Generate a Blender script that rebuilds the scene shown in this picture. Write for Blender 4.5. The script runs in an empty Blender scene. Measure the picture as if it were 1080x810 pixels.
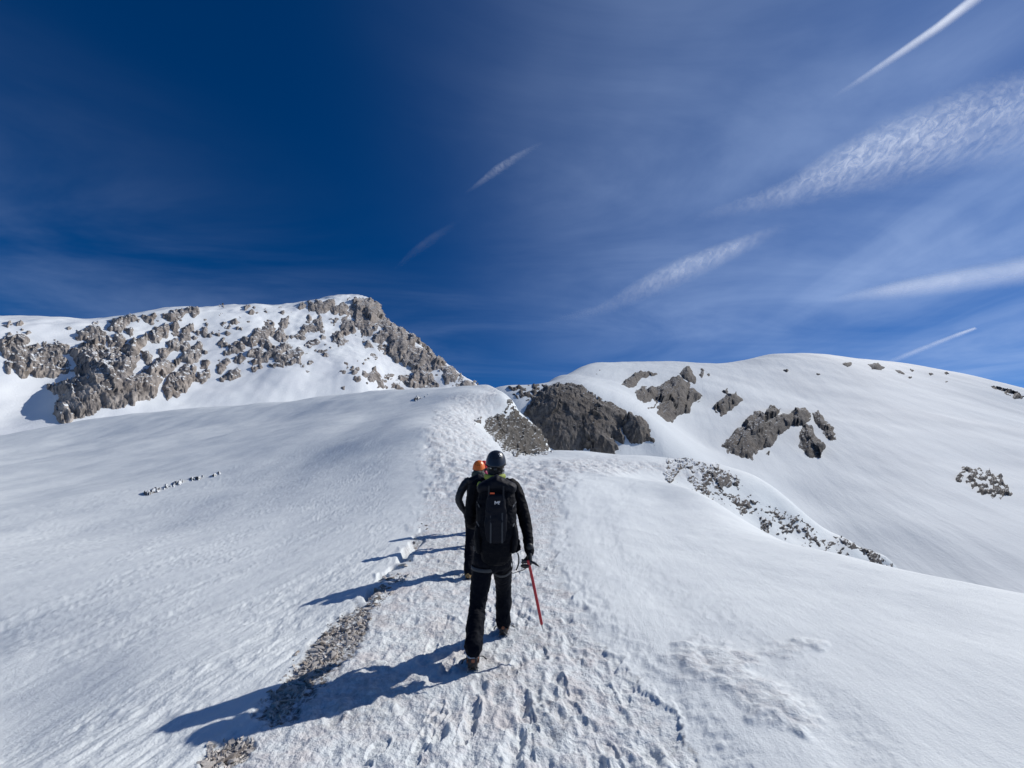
import bpy, math, numpy as np
from mathutils import Vector, Matrix
rng = np.random.default_rng(7)
R = math.radians
scene = bpy.context.scene
COL = scene.collection

# ------------------------------------------------------------------ camera
PITCH = R(17.0); CP, SP = math.cos(PITCH), math.sin(PITCH)
EYE = 1.6; FPX = 405.0
cam_d = bpy.data.cameras.new('camera'); cam = bpy.data.objects.new('camera', cam_d); COL.objects.link(cam)
cam.location = (0, 0, EYE); cam.rotation_euler = (R(90) + PITCH, 0, 0)
cam_d.sensor_width = 36; cam_d.lens = 36 * FPX / 1080; cam_d.clip_start = 0.05; cam_d.clip_end = 90000
scene.camera = cam

def ray(px, py):                      # direction with forward (y) = 1, returns x, z slopes
    u = (np.asarray(px, float) - 540) / FPX; v = (np.asarray(py, float) - 405) / FPX
    y = CP + v * SP; z = SP - v * CP
    return u / y, z / y
def P(px, py, Y):
    a, b = ray(px, py); return Vector((float(a) * Y, Y, EYE + float(b) * Y))
def proj(x, y, z):
    z = z - EYE; dep = y * CP + z * SP; dep = np.where(dep < 1e-3, 1e-3, dep)
    return 540 + FPX * x / dep, 405 - FPX * (z * CP - y * SP) / dep

# ------------------------------------------------------------------ noise
def _h(ix, iy, iz, s):
    n = (ix * 374761393 + iy * 668265263 + iz * 2147483647 + s * 974634777) & 0xffffffff
    n = ((n ^ (n >> 13)) * 1274126177) & 0xffffffff
    n = ((n ^ (n >> 16)) * 2246822519) & 0xffffffff
    return ((n ^ (n >> 15)) & 0xffff).astype(np.float32) / 65535.0
def noise(x, y, z=0.0, s=0):
    x, y, z = np.broadcast_arrays(np.asarray(x, float), y, z)
    ix, iy, iz = np.floor(x).astype(np.int64), np.floor(y).astype(np.int64), np.floor(z).astype(np.int64)
    fx, fy, fz = x - ix, y - iy, z - iz
    wx, wy, wz = fx*fx*fx*(fx*(fx*6-15)+10), fy*fy*fy*(fy*(fy*6-15)+10), fz*fz*fz*(fz*(fz*6-15)+10)
    flat = not np.any(fz)
    def g(dx, dy, dz):
        h = _h(ix+dx, iy+dy, iz+dz, s); a = h * 6.2831853; h2 = _h(ix+dx, iy+dy, iz+dz, s+77) * 2 - 1
        if flat: return np.cos(a)*(fx-dx) + np.sin(a)*(fy-dy)
        r = np.sqrt(1 - h2*h2)
        return (r*np.cos(a)*(fx-dx) + r*np.sin(a)*(fy-dy) + h2*(fz-dz))
    def pl(dz):
        a = g(0,0,dz)*(1-wx) + g(1,0,dz)*wx; b = g(0,1,dz)*(1-wx) + g(1,1,dz)*wx
        return a*(1-wy) + b*wy
    if flat: return pl(0) * 1.5
    return (pl(0)*(1-wz) + pl(1)*wz) * 1.5
def fbm(x, y, z=0.0, o=4, s=0, gain=.5):
    r = 0; a = 1; f = 1
    for i in range(o):
        r = r + a * noise(x*f + i*13.7, y*f - i*7.1, (z*f) if np.any(z) else 0.0, s+i); a *= gain; f *= 2.03
    return r
def ridged(x, y, z=0.0, o=4, s=0):
    r = 0; a = 1; f = 1
    for i in range(o):
        r = r + a * (1 - 2*np.abs(noise(x*f + i*3.7, y*f + i*9.1, (z*f) if np.any(z) else 0.0, s+i))); a *= .5; f *= 2.1
    return r
def worley(x, y, s=0):
    ix, iy = np.floor(x).astype(np.int64), np.floor(y).astype(np.int64)
    b1 = np.full(np.shape(x), 9.0); b2 = b1.copy()
    for dx in (-1, 0, 1):
        for dy in (-1, 0, 1):
            cx = ix+dx + _h(ix+dx, iy+dy, ix*0, s); cy = iy+dy + _h(ix+dx, iy+dy, ix*0, s+9)
            d = np.hypot(cx-x, cy-y); b2 = np.minimum(np.maximum(b1, d), b2); b1 = np.minimum(b1, d)
    return b1, b2
def facets(x, y, s=0):               # every cell a tilted plane: broken, blocky stone
    ix, iy = np.floor(x).astype(np.int64), np.floor(y).astype(np.int64); best = np.full(np.shape(x), 9.0); val = np.zeros(np.shape(x))
    for dx in (-1, 0, 1):
        for dy in (-1, 0, 1):
            jx, jy = ix+dx, iy+dy; cx = jx + _h(jx, jy, ix*0, s); cy = jy + _h(jx, jy, ix*0, s+9); d = np.hypot(cx-x, cy-y)
            v = (x-cx)*(_h(jx, jy, ix*0, s+21)*2-1) + (y-cy)*(_h(jx, jy, ix*0, s+33)*1.6-.5) + (_h(jx, jy, ix*0, s+45)-.5)*.7
            val = np.where(d < best, v, val); best = np.minimum(best, d)
    return val
def sstep(a, b, x):
    t = np.clip((x-a)/(b-a), 0, 1); return t*t*(3-2*t)
def poly_sd(px, py, poly):            # signed distance, positive inside
    px = np.asarray(px, float); py = np.asarray(py, float)
    best = np.full(px.shape, 1e9); ins = np.zeros(px.shape, bool); n = len(poly)
    for i in range(n):
        ax, ay = poly[i]; bx, by = poly[(i+1) % n]
        ex, ey = bx-ax, by-ay; wx, wy = px-ax, py-ay
        t = np.clip((wx*ex + wy*ey) / (ex*ex+ey*ey+1e-9), 0, 1)
        best = np.minimum(best, np.hypot(wx-ex*t, wy-ey*t))
        c = (ay > py) != (by > py)
        if ey: ins ^= c & (px < ex*(py-ay)/ey + ax)
    return np.where(ins, best, -best)

# ------------------------------------------------------------------ mesh helpers
def new_obj(name, me, mat=None, parent=None):
    o = bpy.data.objects.new(name, me); COL.objects.link(o)
    if mat and me: me.materials.clear(); me.materials.append(mat)
    if parent: o.parent = parent
    return o
def tag(o, label=None, cat=None, group=None, kind=None):
    if label: o['label'] = label
    if cat: o['category'] = cat
    if group: o['group'] = group
    if kind: o['kind'] = kind
    return o
def np_mesh(name, V, F, smooth=True, attrs=None):
    me = bpy.data.meshes.new(name); V = np.asarray(V, np.float32); F = np.asarray(F, np.int32)
    me.vertices.add(len(V)); me.vertices.foreach_set('co', V.ravel())
    k = F.shape[1]; me.loops.add(F.size); me.loops.foreach_set('vertex_index', F.ravel())
    me.polygons.add(len(F)); me.polygons.foreach_set('loop_start', np.arange(0, F.size, k, dtype=np.int32))
    me.polygons.foreach_set('use_smooth', np.full(len(F), smooth))
    for a, val in (attrs or {}).items():
        at = me.attributes.new(a, 'FLOAT', 'POINT'); at.data.foreach_set('value', np.asarray(val, np.float32).ravel())
    me.update(calc_edges=True); me.validate(); return me
def grid_faces(nr, nc, wrap=False):
    i = np.arange(nr-1)[:, None]*nc; j = np.arange(nc if wrap else nc-1)[None, :]; j2 = (j+1) % nc
    return np.stack([i+j, i+j2, i+nc+j2, i+nc+j], -1).reshape(-1, 4)

# ------------------------------------------------------------------ terrain layers: height fields z(azimuth, distance)
def lx(az, ld): return np.stack([az*1.0, ld*.55], -1)
class Layer:
    def __init__(s, ctl, base=.065, c=.035, extra=None):
        A = []
        for e in ctl:
            if e[0] == 'z': _, px, Y, z = e; a, b = ray(px, 405); x = float(a)*Y; zz = z   # free height
            else:
                px, py, Y = e; a, b = ray(px, py); x = float(a)*Y; zz = EYE + float(b)*Y
            d = math.hypot(x, Y); A.append((math.atan2(x, Y), math.log(d), (zz - base*Y)/d))
        A = np.array(A); s.base = base; s.c = c; s.extra = extra
        s.K = lx(A[:, 0], A[:, 1]); s.m = A[:, 2].mean()
        D = np.sqrt(((s.K[:, None]-s.K[None])**2).sum(-1) + c*c)
        s.w = np.linalg.solve(D + np.eye(len(D))*-1e-4, A[:, 2]-s.m)
    def z(s, x, y, extra=True):
        x = np.asarray(x, float); y = np.asarray(y, float); sh = x.shape; x = x.ravel(); y = y.ravel()
        d = np.hypot(x, y)+1e-6; az = np.arctan2(x, y); azc = np.clip(az, R(-68), R(68)); ld = np.log(np.maximum(d, 1.5))
        X = lx(azc, ld); out = np.empty(len(X))
        for i in range(0, len(X), 60000):
            q = X[i:i+60000]
            out[i:i+60000] = np.sqrt((q[:, None, 0]-s.K[None, :, 0])**2 + (q[:, None, 1]-s.K[None, :, 1])**2 + s.c**2) @ s.w
        out = out + s.m
        w = 1 - sstep(R(62), R(120), np.abs(az)); w = w * sstep(.3, 2.4, d)
        z = s.base*y + out*d*w
        if extra and s.extra: z = z + s.extra(x, y, d)
        return z.reshape(sh)
    def table(s, az0, az1, d0, d1, na=260, nd=700):
        s.taz = np.linspace(az0, az1, na); s.tl = np.linspace(math.log(d0), math.log(d1), nd)
        AZ, LD = np.meshgrid(s.taz, s.tl, indexing='ij'); D = np.exp(LD)
        q = (s.z(D*np.sin(AZ), D*np.cos(AZ)) - EYE) / D
        env = np.maximum.accumulate(q, axis=1) + np.arange(nd)*1e-9
        s.tt = np.linspace(-.75, .75, 900)
        s.TD = np.array([np.interp(s.tt, env[i], s.tl) for i in range(na)])
        s.tmax = env[:, -1]
    def hit(s, px, py):               # the seen point of this layer under a direction
        a, b = ray(px, py); az = np.arctan(a); t = b*np.cos(az)
        tm = np.interp(az, s.taz, s.tmax); t = np.minimum(t, tm - 1e-4)
        fa = np.clip((az-s.taz[0])/(s.taz[1]-s.taz[0]), 0, len(s.taz)-1.001); ia = fa.astype(int); fa = fa-ia
        ft = np.clip((t+.75)/1.5*899, 0, 898.99); it = ft.astype(int); ft = ft-it
        T = s.TD; ld = (T[ia, it]*(1-fa)+T[ia+1, it]*fa)*(1-ft) + (T[ia, it+1]*(1-fa)+T[ia+1, it+1]*fa)*ft
        d = np.exp(ld); x = d*np.sin(az); y = d*np.cos(az)
        return x, y, EYE + t*d

N = []   # near ridge
def addc(L, pts): L.extend(pts)
for px in (0, 150, 300, 450, 540, 650, 800, 950, 1080):
    for Y in (1.7, 2.3): N.append(('z', px, Y, .065*Y + (-.05 if px < 200 else 0)))
addc(N, [(420,790,2.86),(540,790,2.86),(700,790,2.86),(900,790,2.86),(1080,800,2.78),(400,720,3.6),(540,712,3.70),(640,700,3.9),(800,700,3.9),(940,700,3.9),(1080,700,3.95),
 (470,660,4.63),(560,660,4.63),(640,660,4.63),(380,650,4.9),(505,613,6.28),(430,600,6.95),(590,600,6.9),(508,577,8.48),(512,562,9.98),(440,545,11.6),(560,545,11.6)])
addc(N, [(0,800,3.25),(0,740,4.3),(0,700,5.2),(0,650,7.3),(0,600,11),(0,560,18),(0,525,32),(0,500,48),(0,480,75),(100,780,3.15),(200,800,2.8),(150,700,4.4),(250,700,4.05),
 (300,650,5.35),(200,650,5.9),(100,650,6.6),(150,600,9.6),(300,600,8.0),(-60,700,6),(-60,600,12),(-60,530,30),(300,560,12.5),(150,560,16),(300,525,18),(150,525,25),(430,520,14.8),(480,500,17.5),(455,455,28),(400,480,24),
 (300,500,26),(150,500,36),(300,460,46),(150,470,62),(400,440,50),(200,448,85),(300,440,75),(440,428,55),(100,460,90),(470,430,43),(490,418,55),(520,430,50),(505,445,42),(520,462,35),(500,480,25),(540,490,24)])
crestL = [(-120,476,128),(-60,470,125),(0,462,120),(60,449,118),(130,438,115),(200,431,112),(270,426,108),(340,418,100),(400,412,92),(450,409,82),(475,408.2,77),(500,408,72),(520,409.5,70),(533,416,66)]
flank = [(543,425,62),(548,440,60),(562,451,57),(575,463,54),(582,475,52)]
line = [(560,482,36),(577,479,38),(597,477,38),(622,478,38),(650,481,37),(685,481.5,35),(705,482.5,34),(730,485,33),(757,491,32),(780,499,31.5),(800,510,31),(830,532,31),(860,556,31),(880,567,31),(905,578,31),(925,590,30.5),(945,605,30)]
addc(N, crestL + flank + line)
for (px, py, Y) in crestL: N.append((px, py+9, Y*1.22)); N.append((px, py+60, Y*1.8))
for (px, py, Y) in flank: N.append((px+4, py+26, Y*1.12)); N.append((px, py+90, Y*1.6))
for (px, py, Y) in line:
    if px > 600: N.append((px, py+24, Y*1.2)); N.append((px, py+120, Y*1.8))
    else: N.append((px, py+9, Y*1.12))
addc(N, [(545,486,26),(600,500,19.5),(650,497,23),(600,520,14.6),(640,500,21),(620,560,10.3),(700,560,11.0),(700,530,15.2),(700,600,7.15),(800,620,6.35),(900,640,5.55),(1000,660,5.0),(1080,662,4.95),(1140,700,4.1)])
addc(N, [(510,411,64),(522,413,63),(532,417,62),(538,421,62),(505,412,60),(520,416,56),(532,418,56),(530,421,70),(522,417,76)])
dome = [(690,508,21),(715,513,19),(740,524,16.5),(765,541,14.5),(786,557,13),(806,567,12),(850,580,10.3),(900,592,9),(940,603,8.1),(1000,616,7.3),(1080,632,6.6),(1150,648,6.2)]
addc(N, dome)
addc(N, [(715,516,24),(740,529,22),(765,550,20),(806,580,18),(850,597,17),(900,618,16),(940,645,15),(1000,690,14),(1080,730,13),(1150,760,12),
 (830,560,28.5),(860,573,28.7),(885,582,29),(912,593,29),(962,632,32),(980,650,30),(800,535,28.5),(775,520,28.5),(750,503,29),
 (765,538,26),(790,556,25.5),(806,568,26),(850,582,27),(900,597,28),(1000,760,28),(1080,790,26),(1150,800,25),(960,740,40),(1080,800,60),(720,498,29),(740,510,28)])
def near_extra(x, y, d):
    w = sstep(4, 30, d)
    z = fbm(x/2.3, y/2.3, s=3, o=3)*.018*sstep(1.5, 4, d) + fbm(x/14, y/14, s=5, o=3)*.35*w
    return z
near = Layer(N, extra=near_extra)
near.table(R(-56), R(56), 2.0, 240)

RM = [(500,420,150),(529,409,150),(550,406,154),(568,404,160),(587,398,200),(607,390,260),(630,385,320),(660,382,340),(690,381,350),(720,382,355),(755,384,360),(790,379,385),(810,375,395),(830,373,400),(870,374,405),(900,377,415),(940,382,430),(970,386,445),(1000,391,462),(1040,400,485),(1080,411,515),(1140,425,550),(1220,440,590)]
R2 = list(RM)
for (px, py, Y) in RM: R2.append((px, py+6, Y*1.2)); R2.append((px, py+60, Y*1.8))
R2 += [(510,480,112),(545,480,112),(600,480,112),(640,480,112),(690,482,116),(545,425,133),(560,415,140),(575,440,126),(600,408,147),(622,414,142),(650,427,137),(672,442,130),(690,462,122),(620,445,126),
 (620,398,215),(640,402,200),(670,400,240),(700,440,165),(700,410,235),(760,440,205),(760,480,152),(730,460,170),(850,480,168),(850,430,245),(850,400,312),(950,480,168),(950,430,255),(950,400,345),(1080,440,290),(1080,500,160),(950,550,112),(1080,560,106),(850,530,130),(800,500,140),(1080,632,77),(950,620,85),(860,600,95),(700,520,104),(600,520,98),(500,500,98),(500,560,85),(700,600,80),(900,700,68),(1080,720,60),(1160,500,160),(1160,632,77),(1180,460,300)]
def right_extra(x, y, d):
    return fbm(x/75, y/75, s=11, o=3)*1.3*sstep(60, 160, d) + fbm((x*.91-y*.41)/7, (y*.91+x*.41)/44, s=15, o=3)*.16
rightm = Layer(R2, extra=right_extra); rightm.table(R(-10), R(60), 55, 640)

LM = [(-120,336,1100),(-60,336,1050),(0,337,1000),(50,337,980),(100,338.5,950),(125,337,900),(150,331,860),(175,327,840),(200,324,820),(240,322.5,780),(270,322,755),(300,321,730),(330,316,690),(355,312,660),(385,315,640),(400,324,625),(412,341,610),(430,352,600),(450,368,590),(465,380,580),(480,392,570),(500,406,560),(520,425,555),(560,450,550)]
def on_face(px, py, k=1.0):           # the face leans towards the right, into the sun
    a, b = ray(px, py); t = math.atan(float(a)); qq = float(b)*math.cos(t)
    return k*(-160/(qq - (-.32*math.sin(t) + .64*math.cos(t))))*math.cos(t)
LM = [(px, py, on_face(px, py)) for px, py, Y in LM if px <= 480] + [(500,406,on_face(500,406)), (520,425,on_face(520,425)), (560,450,on_face(560,450))]
L2 = list(LM)
for (px, py, Y) in LM: L2.append((px, py+7, Y*1.2)); L2.append((px, py+60, Y*1.7))
L2 += [(px, py, on_face(px, py, k)) for px, py, k in [(-120,500,1),(-60,485,1),(0,470,1),(60,455,1),(100,445,1),(150,440,1),(200,440,1),(300,435,1),(350,430,1),(400,425,1),(450,425,1),(500,435,1),(200,520,1),(400,520,1),(0,540,1),(-100,540,1),
 (353,368,.96),(325,385,.94),(300,398,.95),(380,400,.93),(250,400,.99),(200,395,1.01),(100,405,.97),(50,400,1.03),(0,400,1.0),(0,370,1.0),(100,360,1),(200,350,1.01),(250,345,.99),(300,350,1.01),(380,350,1),(430,390,1.03),(410,405,1.0),(450,400,1.02),(100,425,.98),(40,430,1.03)]]
def left_extra(x, y, d):
    return (fbm(x/70, y/70, s=21, o=4)*4.5 + fbm((x+y*.4)/20, y/50, s=25, o=3)*1.1)*np.minimum(d/700, 1.3)
leftm = Layer(L2, extra=left_extra); leftm.table(R(-60), R(2), 215, 1400)

def polar(L, az, ld):
    AZ, LD = np.meshgrid(az, ld); D = np.exp(LD); x = D*np.sin(AZ); y = D*np.cos(AZ)
    return x, y, D
# ------------------------------------------------------------------ materials
def mat(name, col=(.5,.5,.5), rough=.6, metal=0, bump=None, spec=.5, var=None, sheen=0):
    m = bpy.data.materials.new(name); m.use_nodes = True; nt = m.node_tree; b = nt.nodes['Principled BSDF']
    b.inputs['Base Color'].default_value = (*col, 1); b.inputs['Roughness'].default_value = rough
    b.inputs['Metallic'].default_value = metal; b.inputs['Specular IOR Level'].default_value = spec
    if sheen: b.inputs['Sheen Weight'].default_value = sheen
    tc = nt.nodes.new('ShaderNodeTexCoord')
    if var:
        n = nt.nodes.new('ShaderNodeTexNoise'); n.inputs['Scale'].default_value = var[0]; n.inputs['Detail'].default_value = 4
        nt.links.new(tc.outputs['Object'], n.inputs['Vector'])
        r = nt.nodes.new('ShaderNodeValToRGB'); r.color_ramp.elements[0].position = .35; r.color_ramp.elements[1].position = .65
        r.color_ramp.elements[0].color = (*col, 1); r.color_ramp.elements[1].color = (*var[1], 1)
        nt.links.new(n.outputs['Fac'], r.inputs['Fac']); nt.links.new(r.outputs['Color'], b.inputs['Base Color'])
    if bump:
        n = nt.nodes.new('ShaderNodeTexNoise'); n.inputs['Scale'].default_value = bump[0]; n.inputs['Detail'].default_value = 3
        nt.links.new(tc.outputs['Object'], n.inputs['Vector'])
        p = nt.nodes.new('ShaderNodeBump'); p.inputs['Strength'].default_value = bump[1]; p.inputs['Distance'].default_value = bump[2]
        nt.links.new(n.outputs['Fac'], p.inputs['Height']); nt.links.new(p.outputs['Normal'], b.inputs['Normal'])
    return m
class NT:
    def __init__(s, m): s.t = m.node_tree; s.n = s.t.nodes; s.l = s.t.links
    def add(s, typ, ins=None, **kw):
        n = s.n.new(typ)
        for k, v in kw.items(): setattr(n, k, v)
        for k, v in (ins or {}).items():
            if hasattr(v, 'is_output') or isinstance(v, bpy.types.NodeSocket): s.l.new(v, n.inputs[k])
            else: n.inputs[k].default_value = v
        return n
    def math(s, op, a, b=0.0, c=None, clamp=False):
        n = s.n.new('ShaderNodeMath'); n.operation = op; n.use_clamp = clamp
        for i, v in enumerate((a, b) if c is None else (a, b, c)):
            if isinstance(v, bpy.types.NodeSocket): s.l.new(v, n.inputs[i])
            else: n.inputs[i].default_value = v
        return n.outputs[0]
    def noise(s, vec, scale, detail=4, rough=.5, dist=0):
        n = s.add('ShaderNodeTexNoise', {'Vector': vec, 'Scale': scale, 'Detail': detail, 'Roughness': rough, 'Distortion': dist}); return n.outputs['Fac']
    def mapping(s, vec, sc=(1,1,1), rot=(0,0,0), loc=(0,0,0)):
        return s.add('ShaderNodeMapping', {'Vector': vec, 'Scale': sc, 'Rotation': rot, 'Location': loc}).outputs[0]
    def streak(s, vec, rot, sc): return s.mapping(s.mapping(vec, (1, 1, 1), (0, 0, rot)), sc)
    def mix(s, f, a, b):
        n = s.n.new('ShaderNodeMix'); n.data_type = 'RGBA'
        for k, v in ((0, f), (6, a), (7, b)):
            if isinstance(v, bpy.types.NodeSocket): s.l.new(v, n.inputs[k])
            else: n.inputs[k].default_value = v if k == 0 else (*v, 1)
        return n.outputs[2]
    def rng(s, v, a, b, lo=0.0, hi=1.0):
        n = s.add('ShaderNodeMapRange', {'Value': v, 'From Min': a, 'From Max': b, 'To Min': lo, 'To Max': hi}); n.interpolation_type = 'SMOOTHSTEP'; return n.outputs[0]

SNOW = (.81, .85, .855)
def snow_mat(name, kind):
    m = bpy.data.materials.new(name); m.use_nodes = True; q = NT(m); b = q.n['Principled BSDF']
    pos = q.add('ShaderNodeNewGeometry').outputs['Position']
    b.inputs['Roughness'].default_value = .75; b.inputs['Specular IOR Level'].default_value = .14 if kind == 'near' else .06
    if kind == 'near':
        dirt = q.add('ShaderNodeAttribute', attribute_name='dirt').outputs['Fac']
        rough = q.add('ShaderNodeAttribute', attribute_name='tramp').outputs['Fac']
        n1 = q.noise(pos, 1.1, 5, .6); n2 = q.noise(pos, 9, 4, .6)
        tone = q.math('MULTIPLY', q.rng(n1, .35, .7), .5)
        c = q.mix(tone, (.755, .80, .80), (.62, .665, .685))
        icy = q.math('MULTIPLY', q.math('MULTIPLY', q.rng(n2, .42, .68), rough), .55)
        c = q.mix(icy, c, (.64, .63, .64))
        d = q.math('MULTIPLY', dirt, q.rng(q.noise(pos, 22, 4, .7), .38, .62), clamp=True)
        mot = q.math('MULTIPLY', q.math('MULTIPLY', q.rng(q.noise(pos, 3.1, 5, .65), .46, .66), rough), .5)
        c = q.mix(mot, c, (.62, .565, .54))
        c = q.mix(d, c, (.15, .13, .115))
        q.l.new(c, b.inputs['Base Color'])
        g1 = q.noise(pos, 55, 4, .7); 
        st = q.streak(pos, R(10), (14, 3.2, 9))
        g2 = q.noise(st, 1.5, 4, .6)
        h = q.math('ADD', q.math('MULTIPLY', g1, .012), q.math('MULTIPLY', g2, .009))
        h2 = q.math('MULTIPLY', q.noise(pos, 17, 5, .65), q.math('MULTIPLY', rough, .055))
        big = q.math('MULTIPLY', q.noise(q.mapping(pos, (1, 1, 1)), 2.2, 4, .6), .03)
        h = q.math('ADD', q.math('ADD', h, h2), big)
        bm = q.add('ShaderNodeBump', {'Height': h, 'Strength': .65, 'Distance': 1.0})
    else:
        n1 = q.noise(pos, .02, 5, .6)
        c = q.mix(q.math('MULTIPLY', q.rng(n1, .35, .7), .35), SNOW, (.74, .76, .80)) if kind == 'left' else q.mix(q.math('MULTIPLY', q.rng(n1, .35, .7), .6), (.72, .765, .775), (.58, .62, .645))
        q.l.new(c, b.inputs['Base Color'])
        s1 = q.noise(q.streak(pos, R(24), (.42, .05, .2)), 1.0, 6, .66, .4)
        g = q.noise(pos, 1.1, 4, .65)
        h = q.math('ADD', q.math('MULTIPLY', s1, .46 if kind == 'right' else .5), q.math('MULTIPLY', g, .12 if kind == 'right' else .3))
        bm = q.add('ShaderNodeBump', {'Height': h, 'Strength': .5, 'Distance': 1.0})
    q.l.new(bm.outputs[0], b.inputs['Normal'])
    return m
def rock_mat(name, sc, c1, c2, snow, warm=(.22,.19,.16), dist=None):
    """limestone; sc = features per metre; snow lies where the face looks up"""
    m = bpy.data.materials.new(name); m.use_nodes = True; q = NT(m); b = q.n['Principled BSDF']
    g = q.add('ShaderNodeNewGeometry'); pos = g.outputs['Position']
    b.inputs['Roughness'].default_value = .9; b.inputs['Specular IOR Level'].default_value = .15
    n1 = q.noise(pos, sc*.5, 6, .65, .5); n2 = q.noise(pos, sc*.13, 4, .6)
    st = q.mapping(pos, (1, 1, .28), (R(12), R(-20), 0)); n3 = q.noise(st, sc*1.2, 6, .7, .8)
    c = q.mix(q.rng(n1, .3, .7), c1, c2); c = q.mix(q.math('MULTIPLY', q.rng(n2, .45, .7), .45), c, warm)
    c = q.mix(q.math('MULTIPLY', q.rng(n3, .55, .40), .5), c, tuple(k*.35 for k in c1))
    up = q.add('ShaderNodeSeparateXYZ', {'Vector': g.outputs['Normal']}).outputs[2]
    sn = q.noise(pos, sc*1.3, 5, .7)
    k = q.rng(q.math('ADD', up, q.math('MULTIPLY', q.math('SUBTRACT', sn, .5), 1.5)), 1.06-snow, 1.12-snow)
    q.l.new(q.mix(k, c, SNOW), b.inputs['Base Color'])
    h = q.math('ADD', q.math('MULTIPLY', n3, .9/sc), q.math('MULTIPLY', n1, .8/sc))
    bm = q.add('ShaderNodeBump', {'Height': h, 'Strength': .32, 'Distance': 1.0})
    q.l.new(bm.outputs[0], b.inputs['Normal'])
    return m
M = {}
M['near'] = snow_mat('wind_packed_snow', 'near'); M['right'] = snow_mat('valley_snow', 'right'); M['left'] = snow_mat('high_snow', 'left')
M['rockL'] = rock_mat('limestone_far', .22, (.17,.155,.145), (.42,.385,.35), .17, (.36,.295,.235))
M['rockR'] = rock_mat('limestone_mid', .8, (.085,.078,.074), (.205,.188,.17), .06, (.18,.145,.11))
M['rockS'] = rock_mat('limestone_spur', 3.0, (.08,.074,.07), (.24,.22,.20), .26, (.19,.155,.125))

M['rockF'] = rock_mat('limestone_flank', 2.0, (.06,.057,.052), (.17,.16,.145), .15, (.15,.125,.095))

# ------------------------------------------------------------------ near ridge mesh
TRAMP = [(190,840),(262,775),(330,712),(385,645),(425,592),(443,545),(452,505),(444,462),(458,432),(490,413),(512,408.5),(534,411),(528,430),(512,450),(528,472),(556,481),(650,482),(640,494),(606,500),(590,520),(592,545),(580,575),(596,620),(622,660),(655,705),(700,745),(760,840)]
PATCH = [(706,700),(722,682),(762,684),(800,692),(845,684),(872,690),(850,700),(812,702),(800,716),(842,742),(872,775),(850,790),(800,772),(770,745),(722,728)]
STRIP = [(392,633),(386,648),(388,662),(372,690),(345,712),(312,752),(290,764),(268,756),(285,735),(300,722),(322,692),(338,672),(356,655),(378,640)]
STRIP2 = [(212,800),(228,786),(248,778),(268,782),(262,796),(240,806),(216,812)]
STRIP3 = [(386,634),(400,620),(425,600),(442,580),(450,562),(443,560),(428,580),(405,606),(382,630)]
az = np.concatenate([np.linspace(-180, -70, 45)[:-1], np.linspace(-70, -57, 30)[:-1], np.linspace(-57, 57, 1150), np.linspace(57, 70, 30)[1:], np.linspace(70, 180, 45)[1:]])*math.pi/180
ld = [math.log(.25)]
while ld[-1] < math.log(330):
    d = math.exp(ld[-1]); ld.append(ld[-1] + (.12 if d < 1.6 else .02 if d < 2.35 else min(.0012*d, .0085)))
ld = np.array(ld)
x, y, D = polar(near, az, ld)
z = near.z(x, y)
px, py = proj(x, y, z)
front = (y > 1.2) & (px > -120) & (px < 1200) & (py < 1000)
wob = fbm(px/16, py/9, s=31, o=3)*9
sdt = np.full(x.shape, -99.); sdt[front] = poly_sd(px[front], py[front], TRAMP) + wob[front]
near_bottom = (y < 2.9) & (np.abs(x+.1) < 1.1); 
tramp = sstep(-6, 16, sdt + fbm(x*2.2, y*2.2, s=33, o=3)*7*(D < 25))
sdp = np.full(x.shape, -99.); sdp[front] = poly_sd(px[front], py[front], PATCH) + wob[front]*.6
patch = sstep(-8, 16, sdp + 9*noise(x*4.5, y*4.5, s=35))
sds = np.full(x.shape, -99.)
for S in (STRIP, STRIP2): sds[front] = np.maximum(sds[front], poly_sd(px[front], py[front], S) + wob[front]*.5)
strip = sstep(-5, 3, sds)
sd3 = np.full(x.shape, -99.); sd3[front] = poly_sd(px[front], py[front], STRIP3) + wob[front]*.3; strip3 = sstep(-3, 2, sd3)
# trampled crust: lumps, dents and boot prints
f = D < 40
dz = np.zeros(x.shape)
X, Y_, T = x[f], y[f], tramp[f]
w1, w2 = worley(X/.13 + noise(X*5, Y_*5)*.5, Y_/.13, 3); w3, w4 = worley(X/.055, Y_/.055 + noise(X*9, Y_*9)*.4, 8)
w7, w8 = worley(X/.028 + noise(X*20, Y_*20)*.3, Y_/.028, 19); lump = (w2-w1)*.008 + (w4-w3)*.006 + (w8-w7)*.004 + fbm(X*6, Y_*6, s=41, o=4)*.013 + ridged(X*2.2, Y_*2.2, s=44, o=3)*.006
dz[f] = lump*T - .02*T
Xp, Yp = x[f], y[f]
dz[f] += patch[f]*(.006 + .022*np.maximum(0, ridged(Xp*1.6+Yp*1.1, Yp*3.4-Xp*.8, s=51, o=2)-.35) + .026*np.sqrt(np.maximum(0, 1-worley(Xp/.15, Yp/.10, 12)[0]*1.25)))
# wind ripples left and right of the path
ca, sa = math.cos(R(80)), math.sin(R(80)); a = (Xp*ca + Yp*sa); b = (-Xp*sa + Yp*ca)
rip = fbm(a/.20 + noise(Xp*2, Yp*2)*.8, b/.07 + noise(Xp*3, Yp*3, s=7)*.7, s=61, o=4); left = sstep(.2, 1.2, -Xp - .35*Yp + 1.4)*(.35 + .95*sstep(-.35, .35, fbm(Xp/1.7, Yp/2.6, s=67, o=3)))
sast = fbm(a/1.6, b/.28, s=63, o=3)
dz[f] += (1-T)*(rip*.0088*(.10+.90*left) + sast*.012*(.25+.75*left))
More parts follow.
